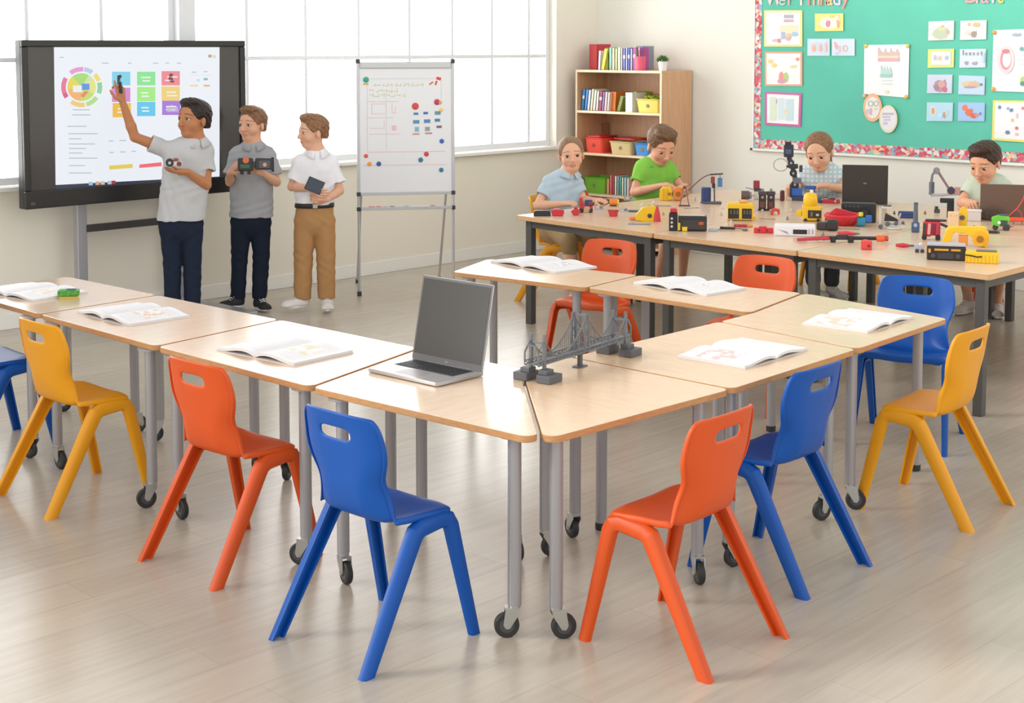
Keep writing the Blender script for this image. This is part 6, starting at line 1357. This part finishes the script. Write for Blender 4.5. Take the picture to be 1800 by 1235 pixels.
MB().lathe([(18, 0), (30, 9), (34, 17), (31, 20), (24, 15), (10, 6)], n=28).build('bowl', cm('d02e38', .4), g); ppri('fin', 'c8283a', [(-16, 18), (-14, 30), (4, 26), (24, 20), (20, 15)], g, -3, 3, 1); ppri('fin', 'dc4450', [(-30, 14), (-16, 27), (0, 24), (-6, 12)], g, 6, 10, 1)
for a in range(9): q = a*PI/8+PI; MB().box((33*math.cos(q)*.93, 33*math.sin(q)*.93, 11), (1.6, 1.6, 12), rz=q).build('rib', cm('a8242e', .5), g)
g = gad('black_battery_case', 'gadget', 1511, 390, 'long black battery case in front of the black laptop'); pbox('case', '242224', -32, 28, 0, 34, g, d=22, bev=3); pcyl('speaker_ring', '141414', (8, -11.5, 17), 10, 2, g); pcyl('speaker_cone', '343434', (8, -12.4, 17), 6, 1.4, g)
for x in (-26, -19, -12, -5): pbox('button', '4c4a4c', x, x+4, 27, 30, g, y=-11.4, d=1, bev=.3)
g = gad('blue_motor', 'motor', 1518, 398, 'blue and teal motor with a yellow knob beside the red shell'); pbox('motor_body', '2f8ca8', -12, 4, 2, 16, g, d=12, bev=2); pbox('motor_body', '2c6cc0', 3, 14, 8, 20, g, d=11, bev=2); pcyl('yellow_knob', 'd4d040', (-5, -4, 22), 4, 7, g, 'Z'); pcyl('shaft', '1c6078', (-6, -2, 1.5), 5, 3, g, 'Z'); pcyl('shaft', '1c6078', (-6, -2, 17.5), 3, 4, g, 'Z')
g = gad('white_reader_box', 'gadget', 1398, 413, 'white box with a dark slot on the near edge of the middle table')
pbox('white_case', 'eceaee', -36, 34, 0, 19, g, d=34, bev=2); pbox('dark_slot', '2a2628', -4, 20, 4, 12, g, y=-17.3, d=1.4, bev=.6); pbox('silver_label', 'b8b0b8', 22, 25, 4, 13, g, y=-17.2, d=1, bev=.3); pbox('silver_label', 'b8b0b8', 28, 31, 4, 13, g, y=-17.2, d=1, bev=.3); ppri('side_print', 'a4a0b0', [(-30, 12), (-18, 6), (-12, 3), (-14, 8)], g, -17.8, -17, .2)
g = gad('black_pen_tool', 'tool', 1288, 404, 'black screwdriver like tool with a small grey stand'); ptube('handle', '2c2a2c', [(-22, 4, 3), (4, -2, 3)], [2.6, 2.2], g); ptube('shaft', '6a6a70', [(4, -2, 3), (20, -6, 2.4)], .9, g, 6); pcyl('stand', '6c7078', (21, -7, 2), 5, 3, g, 'Z')
g = gad('red_strip_part', 'part', 1305, 399, 'low red and orange strip under the yellow block'); pbox('strip_body', 'b83440', -15, 8, 0, 5, g, d=7); pbox('orange_end', ORG, 4, 18, 0, 4, g, d=6); screws(g, [(-9, 3)], -4)
g = gad('red_connector_block', 'part', 1342, 409, 'bright red connector block left of the white box'); pbox('block', 'd8323c', -17, 17, 0, 9, g, d=12, bev=1.5); pcyl('port', '8c1c24', (-8, -6.4, 5), 2.4, 1.4, g); pcyl('port', '8c1c24', (6, -6.4, 5), 2.4, 1.4, g); pbox('tab', 'e85058', -8, 6, 9, 12, g, d=7)
g = gad('lattice_tool', 'tool', 1482, 426, 'long tool, red lattice at one end, black middle and orange tip', 7)
ptube('lattice_rail', 'c43444', [(-80, -4, 4), (-24, -4, 7)], 2.2, g); ptube('lattice_rail', 'c43444', [(-80, 4, 4), (-24, 4, 9)], 2.2, g)
for i in range(9): ptube('lattice_brace', 'a83040', [(-76+i*6, -4 if i % 2 else 4, 4), (-70+i*6, 4 if i % 2 else -4, 6)], 1.1, g, 6)
ptube('black_bar', '2a2228', [(-24, 0, 8), (60, 0, 8)], 3.4, g); pbox('clamp', BLK, -22, -13, 0, 11, g, d=9); pbox('clamp', BLK, 8, 18, 0, 12, g, d=9); pbox('motor', '342c30', -12, 8, 5, 14, g, d=8); pcyl('orange_tip', 'ea6a30', (64, 0, 8), 6, 14, g, 'X'); pcyl('red_tip', 'c8403c', (74, 0, 8), 5, 7, g, 'X')
g = gad('red_pliers', 'tool', 1493, 413, 'red pliers lying across the middle of the tables'); ptube('handle', 'd82c48', [(-20, 2, 3), (-4, 0, 4), (6, -1, 3)], [2, 3, 2.4], g); ptube('handle', 'd82c48', [(-18, -3, 2), (-2, -3, 3), (8, -2, 3)], [2, 2.6, 2.2], g); ptube('jaw', '6a6a6e', [(8, -1, 3), (18, -2, 3)], [2.4, .9], g)
g = gad('red_cube', 'part', 1523, 438, 'small red cube near the front edge of the right table'); MB().box((0, 0, 8), (19, 16, 15)).build('cube_body', cm('e04a48', .4), g, bevel=1.5); pcyl('cube_hole', '8a2024', (4, -8.2, 7), 2.6, 1, g); pbox('stud', 'ea6460', -6, 2, 15, 17, g, d=7)
g = gad('red_screwdriver', 'tool', 1595, 435, 'stubby screwdriver with a red handle near the front edge'); ptube('handle', 'c8384a', [(-20, 0, 3.5), (-8, 0, 4), (3, 0, 3.5)], [2.5, 4, 2.6], g, 12); ptube('shaft', '4c5670', [(3, 0, 3.5), (13, 0, 3.5)], 1.8, g)
g = gad('silver_gear_part', 'part', 1615, 443, 'silver gear piece right of the red screwdriver'); pbox('gear_block', 'b8b4bc', -8, 8, 3, 14, g, d=10); pcyl('roller', '3c3c48', (-3, -4, 3), 3.4, 8, g); pcyl('roller', '3c3c48', (6, -4, 3), 3.4, 8, g); pcyl('knob', 'ece4d8', (3, -2, 15), 3, 3, g, 'Z')
g = gad('black_radio', 'gadget', 1663, 456, 'black radio with a silver top on the right hand near edge'); pbox('radio_case', '242122', -33, 33, 0, 25, g, d=26, bev=2.5); pbox('silver_top', 'bcb8c4', -32, 32, 25, 29, g, d=25, bev=1); pbox('amber_strip', 'dca024', -20, 4, 17, 20.5, g, y=-13.2, d=1, bev=.3); pbox('amber_strip', 'dca024', 8, 24, 17, 20.5, g, y=-13.2, d=1, bev=.3)
pbox('amber_mark', 'dca024', -30, -26, 13, 20, g, y=-13.2, d=1, bev=.3); pcyl('dial', '4a4648', (-22, -13, 8), 4, 2, g); pcyl('dial', '4a4648', (20, -13, 8), 4, 2, g); pbox('grille', '38363a', -14, 12, 3, 13, g, y=-13.1, d=.8, bev=.3)
g = gad('yellow_tray', 'tray', 1726, 461, 'yellow ribbed tray at the near right corner of the tables'); pbox('tray_body', 'f0c420', -28, 28, 0, 20, g, d=26, bev=1.5); pbox('grey_lid', '6c6858', -10, 24, 20, 22, g, d=20, bev=.6); 
for i in range(9): pbox('rib', 'd8a818', -26+i*6.2, -25+i*6.2, 1, 15, g, y=-13.3, d=.8, bev=.2)
ptube('cable', '2c2a20', [(-28, -13.6, 14), (-18, -14, 13), (-8, -14, 11), (0, -14, 12)], 1.2, g, 6)
g = gad('yellow_gripper', 'robot', 1697, 433, 'big yellow arched gripper behind the silver topped radio')
ppri('arch', 'f2be1e', [(-42, 2), (-32, 30), (-14, 35), (10, 30), (26, 33), (38, 28), (40, 14), (34, 0), (26, -6+8), (18, 4), (16, 14), (-2, 24), (-20, 25), (-28, 2)], g, -6, 6, 1.2)
pcyl('gripper_wheel', 'e8ac18', (24, -7, 15), 13, 5, g); pcyl('wheel_hub', 'a06c14', (24, -10, 15), 6, 3, g); pbox('orange_block', 'e09048', -12, 4, 2, 20, g, d=8); ppri('strap', 'f6cc3c', [(-36, 24), (-30, 34), (32, 36), (36, 30), (0, 26)], g, 6, 12, 1)
g = gad('yellow_lever', 'part', 1692, 398, 'upright yellow lever with a dark hole'); ppri('lever', 'eec02c', rounded([(-7, 0), (-9, 20), (-3, 34), (4, 36), (9, 26), (7, 0)], 2, 3), g, -4, 4, 1); pcyl('hole_ring', '5c5c64', (-1, -4.6, 16), 4.4, 1.4, g)
g = gad('cream_block', 'part', 1676, 398, 'peach coloured block left of the yellow lever'); pbox('block', 'ecc8a0', -10, 9, 0, 26, g, d=18, bev=1.5); screws(g, [(-5, 20), (4, 20)], -9.3)
g = gad('white_tray_box', 'box', 1716, 388, 'small white grey box right of the yellow lever'); pbox('box_body', 'd8d0cc', -17, 8, 0, 17, g, d=16, bev=1.2); pbox('box_lid', 'e8e4e0', -18, 9, 17, 20, g, d=17, bev=.8)
g = gad('red_walker_robot', 'robot', 1636, 421, 'red and black ribbed robot on small wheels beside the yellow gripper')
pbox('body', 'c42c3c', -14, 16, 8, 32, g, d=16, bev=2)
for i, (x, c) in enumerate(((-11, '2c4438'), (-3, 'e4a09c'), (4, '7c2448'), (11, 'b43850'))): ppri('side_plate', c, rounded([(x-3, 10), (x-2, 28), (x, 31), (x+3, 28), (x+2, 10)], 1, 2), g, -10, -8, .4)
for x in (-11, 12):
    for y in (-8, 8): pcyl('wheel', '26282c', (x, y, 4.5), 4.5, 4, g)
pbox('head_rail', '4c2830', -10, 26, 32, 36, g, y=4, d=7); ptube('tail', '3a2a38', [(16, 4, 28), (30, 6, 22), (38, 6, 12)], 2.4, g); pbox('red_foot', 'd43038', -15, 0, 6, 11, g, d=14)
g = gad('blue_post', 'post', 1609, 408, 'upright slate blue post left of the red robot'); ptube('post_shaft', '5a626c', [(0, 0, 6), (0, 0, 50)], [5, 3.6], g, 12); pbox('post_base', '4a5c80', -7, 7, 0, 18, g, d=11, bev=2); pcyl('post_eye', '9cb4c8', (0, -6, 13), 3.4, 1.6, g); pcyl('post_cap', '48505a', (0, 0, 51), 4, 3, g, 'Z')
g = gad('blue_case', 'case', 1592, 383, 'dark blue case lying behind the slate blue post'); pbox('case_body', '2c447c', -13, 13, 0, 12, g, d=10, bev=1.5); pbox('case_seam', '1e2c54', -13.2, 13.2, 6, 7, g, d=10.4, bev=.2)
g = gad('silver_mechanism', 'mechanism', 1560, 402, 'silver linkage with dark wheels right of the blue motor')
pbox('side_frame', 'c8c4bc', -15, -10, 4, 40, g, d=6, bev=.6); pbox('top_bar', 'd4d0c8', -14, 8, 36, 40, g, d=6, bev=.6); pbox('top_plate', '56524c', -8, 6, 40, 42, g, d=8, bev=.4); ppri('black_wedge', '262424', [(-6, 14), (-4, 28), (16, 18), (18, 14)], g, -5, 5, .6)
for x, z, r_ in ((-12, 4, 4), (0, 9, 4.4), (14, 10, 3.6), (26, 12, 3)): pcyl('wheel', '5c6470', (x, -5, z), r_, 4, g)
ptube('linkage', 'd0ccc4', [(-10, 0, 8), (30, 0, 10)], 1.8, g); ptube('linkage', 'b4b0a8', [(16, 0, 10), (22, 2, 28)], 1.6, g); pcyl('clear_disc', 'd4d8d4', (12, -2, 2), 13, 3, g, 'Z')
g = gad('folding_robot_arm', 'robot', 1662, 382, 'grey triangular robot arm with a black foot left of the boy in sage')
pbox('arm_foot', '1e1c1e', 2, 14, 0, 30, g, d=12, bev=1.5); pbox('arm_shelf', '242222', -10, 14, 26, 34, g, d=12, bev=1.5); ptube('lower_beam', 'b8b0b4', [(-26, 0, 38), (14, 0, 42)], 2.4, g)
for y in (-4, 4): ptube('arm_beam', '6c6a74', [(-27, y, 40), (-24, y, 74), (-18, y, 84)], [2.6, 2, 1.8], g); ptube('arm_beam', '846468', [(-14, y, 80), (4, y, 52)], [2.2, 1.8], g)
pbox('slate_block', '4a5468', -29, -20, 42, 62, g, d=9, bev=1.2); pcyl('top_joint', '88848c', (-17, 0, 82), 6, 11, g); pcyl('elbow_joint', '40304a', (8, 0, 48), 6.5, 11, g); pbox('claw', 'b48c84', 14, 24, 40, 54, g, d=9, bev=1.5)
g = gad('cable_coil', 'cable', 1745, 388, 'coil of dark cable in front of the brown laptop')
cp = [(16*math.cos(t)*(1-.02*t)+.6*t-4, -4+2*math.sin(t*.5), 11+9*math.sin(t)) for t in np.linspace(0, 14, 80)]; ptube('coil', '4c4440', cp, 1.3, g, 6); ptube('cable_end', '4c4440', [cp[-1], (26, -2, 6), (34, -3, 1.4)], 1.3, g, 6)
g = gad('green_robot', 'robot', 1758, 404, 'bright green wheeled robot in front of the brown laptop')
ppri('green_body', '68c23c', rounded([(-14, 10), (-15, 22), (-4, 26), (14, 25), (16, 18), (8, 9), (-4, 7)], 2, 3), g, -8, 8, 1.5); pbox('dark_side', '3c4c44', 0, 12, 8, 18, g, y=-8.6, d=1.4, bev=.5); pcyl('white_marker', 'd8ece0', (-2, -9, 14), 3, 1.6, g)
pcyl('wheel', '34383c', (10, -7, 5), 6, 5, g); pcyl('wheel', '34383c', (-8, -5, 5), 5, 5, g); pcyl('wheel', '34383c', (12, 7, 5), 5, 5, g); pbox('purple_top', '50506c', -2, 12, 25, 28, g, d=8, bev=.6)
g = gad('red_sensor', 'sensor', 1790, 395, 'orange red sensor on thin legs at the right edge'); pbox('sensor_body', 'e4533a', -16, 16, 6, 13, g, d=10, bev=2)
for x in (-8, 6): ptube('sensor_leg', 'a86a58', [(x, 0, 6), (x, 0, 0)], 1, g, 6)
pcyl('sensor_wheel', '44464a', (16, -5, 4), 5, 4, g)
g = gad('red_wire', 'wire', 1788, 394, 'thin red wire arching up in front of the brown laptop'); ptube('wire', 'd04a3c', [(-14, 6, 14), (-6, 6, 22), (0, 6, 28), (8, 6, 42), (14, 6, 60)], 1.1, g, 6); ptube('wire_branch', 'd04a3c', [(-2, 6, 26), (6, 6, 20), (8, 6, 8)], .9, g, 6)
g = gad('black_clip', 'part', 1744, 410, 'black clip lying right of the yellow gripper'); pbox('clip_body', '3c3434', -9, 9, 0, 5, g, d=6, bev=1.2); pcyl('clip_pin', '5c5458', (9, 0, 2.5), 2, 8, g, 'X'); ptube('cord', 'a05a48', [(-9, 0, 1.2), (-20, -6, 1), (-34, -4, 1)], .7, g, 5)
g = gad('black_lever_part', 'part', 1648, 374, 'small grey switch standing under the folding arm'); pbox('switch_base', '4c5058', -6, 4, 0, 7, g, d=6); pcyl('switch_cap', '30343a', (-2, 0, 9), 3, 5, g, 'Z')
r_ = random.Random(21)
tiny = [(1066, 356, 'grey bolt by the seated girl\'s hand'), (1048, 352, 'pale nut near the little red car'), (1128, 362, 'pale washer by the steel channel'), (1148, 358, 'small white peg before the boy in green'), (1222, 352, 'silver peg left of the blue cylinder'), (1270, 366, 'white peg right of the crane'),
        (1268, 378, 'beige spacer left of the yellow block'), (1285, 392, 'tiny clear peg under the yellow block'), (1166, 378, 'brass spacer right of the red cone'), (1390, 372, 'cream peg behind the yellow robot'), (1384, 386, 'thin grey pin by the yellow robot'), (1536, 372, 'clear spacer by the battery case'),
        (1586, 396, 'white spacer left of the slate post'), (1626, 376, 'brown peg under the folding arm'), (1712, 402, 'dark peg right of the yellow lever'), (1735, 395, 'grey spacer left of the green robot'), (1447, 414, 'small grey peg in front of the black unit'), (1572, 376, 'dark cube left of the blue case')]
for i, (x, y, lb) in enumerate(tiny):
    c = ['9a9ca0', 'd8d4cc', 'e0dcd4', 'ece8e4', 'b0b4b8', 'e4dcd0', 'd0c4a8', 'd8dcdc', 'b89a58', 'e8e0cc', '7c8088', 'd4d8d8', 'e4e0d8', '8a5c4c', '3c3838', 'a4a4a4', '8c8c90', '3c3c40'][i]
    p = at(x, y, HD); s = .0042
    m_ = MB().lathe([(1.4, 0), (2.2, .4), (2.2, 2), (1.2, 2.2), (1.2, 5), (.6, 5.4)], n=12).build('small_connector', cm(c, .4), None, loc=(p.x, p.y, HD), rot=(0, 0, r_.random())); m_.scale = (s,)*3
    tag(m_, lb, 'connector', 'loose connectors on the robotics tables')

# laptops on the robotics tables, seen from behind
def laptop_back(x0, x1, yb, yt, label, shell, mark, skew=0):
    A, B = at(x0, yb, HD), at(x1, yb+skew, HD); c = (A+B)/2; d = B-A; ang_ = math.atan2(d.y, d.x)+PI
    u = (c-Vector((0, 0, CAM_H))).dot(cF)/F_PX; h = (yb-yt)*u*1.17
    r = empty('laptop', (c.x, c.y, HD), ang_, label, 'laptop'); w = d.length; dd = .23
    sh = cm(shell, .45)
    MB().prism(rounded([(-w/2, -dd), (w/2, -dd), (w/2, 0), (-w/2, 0)], .01, 3), .002, .018).build('base', sh, r, bevel=.003)
    k = MB()
    for a in range(4):
        for b in range(11): k.box((-w*.4+w*.8*(b+.5)/11, -.10+.02*a, .019), (w*.06, .015, .002))
    k.build('keys', M_KEY, r)
    lid = empty('lid', (0, 0, .014)); lid.parent = r; lid.rotation_euler = (-.22, 0, 0)
    MB().box((0, .004, h/2), (w, .009, h)).build('lid_shell', sh, lid, bevel=.003); MB().box((0, -.0010, h/2+.004), (w-.02, .0014, h-.03)).build('screen', M_LSCR, lid)
    MB().box((0, .0090, h*.52), (.022, .001, .010)).build('brand_mark', cm(mark, .3), lid)
laptop_back(1480, 1560, 358, 299, 'black laptop seen from behind beside the smiling girl', '3a3736', '8c8a8c', 2)
laptop_back(1722, 1812, 386, 332, 'brown laptop seen from behind in front of the boy in sage', '6c574c', '6c5a50', 3)

# ------------------------------------------------------------------ what the boys hold
def held(B, px, py, d, name, cat, label):
    P, rz, Jf = B; q = Jf(px, py, d); R = Matrix.Rotation(rz, 3, 'Z'); w = R @ Vector(q) + Vector((P.x, P.y, 0))
    return empty(name, w, rz, label, cat, scale=1/245)
g = held(B1, 305, 293, .24, 'robot_car', 'robot', 'small black and white robot car on the pointing boy\'s open palm')
pbox('car_body', 'e0d8d0', -6, 14, 2, 9, g, d=12); pcyl('wheel', '2c2c2e', (-6, -6, 7), 6.5, 4, g); pcyl('wheel', '2c2c2e', (-6, 6, 7), 6.5, 4, g); pcyl('wheel', '6c4038', (9, -6, 5), 4, 3, g); pbox('red_top', '9c4840', 0, 8, 9, 14, g, d=7); pcyl('hub', 'c8c4c0', (-6, -8.4, 7), 2.4, 1, g)
g = held(B1, 211, 155, .11, 'black_marker', 'pen', 'short black pen in the pointing boy\'s raised hand'); ptube('pen_barrel', '2a2628', [(2, 0, -8), (0, -1, 10)], 2.6, g, 10); ptube('pen_tip', '5a5456', [(0, -1, 10), (-1, -1, 14)], [1.8, .7], g, 8)
g = held(B2, 449, 300, .30, 'black_robot', 'robot', 'black robot with orange and green parts held by the boy in darker grey')
pbox('main_frame', '2a2b2e', -30, -4, 0, 22, g, d=12, bev=2); pbox('main_frame', '303236', 0, 30, 2, 22, g, d=12, bev=2); pbox('joint', '3c3c40', -6, 3, 6, 16, g, d=8); pcyl('orange_disc', 'e0703c', (-16, -6.6, 19), 5.5, 2, g); pbox('green_board', '3c6448', -26, -10, 5, 12, g, y=-6.6, d=1.2, bev=.3)
ppri('open_ring', '55575c', rounded([(6, 5), (24, 5), (26, 18), (6, 18)], 2, 2), g, -7.4, -6.2, .3); pcyl('pink_button', 'e0a088', (16, -7.8, 11), 3.4, 1.4, g); pbox('leg', '232426', -26, -20, -6, 1, g, d=8); pbox('leg', '232426', -14, -8, -6, 1, g, d=8); pbox('side_bar', '1f2022', 27, 32, -2, 24, g, d=10)
g = held(B3, 553, 326, .21, 'tablet', 'tablet', 'dark slate tablet held by the boy in the white polo'); 
t_ = MB().box((0, 0, 0), (30, 3, 24)).build('tablet_case', cm('3c454e', .4), g, bevel=1.2); t_.rotation_euler = (.1, .42, .15); s_ = MB().box((0, -1.7, 0), (26, .6, 20)).build('tablet_screen', cm('4a5560', .3), t_)
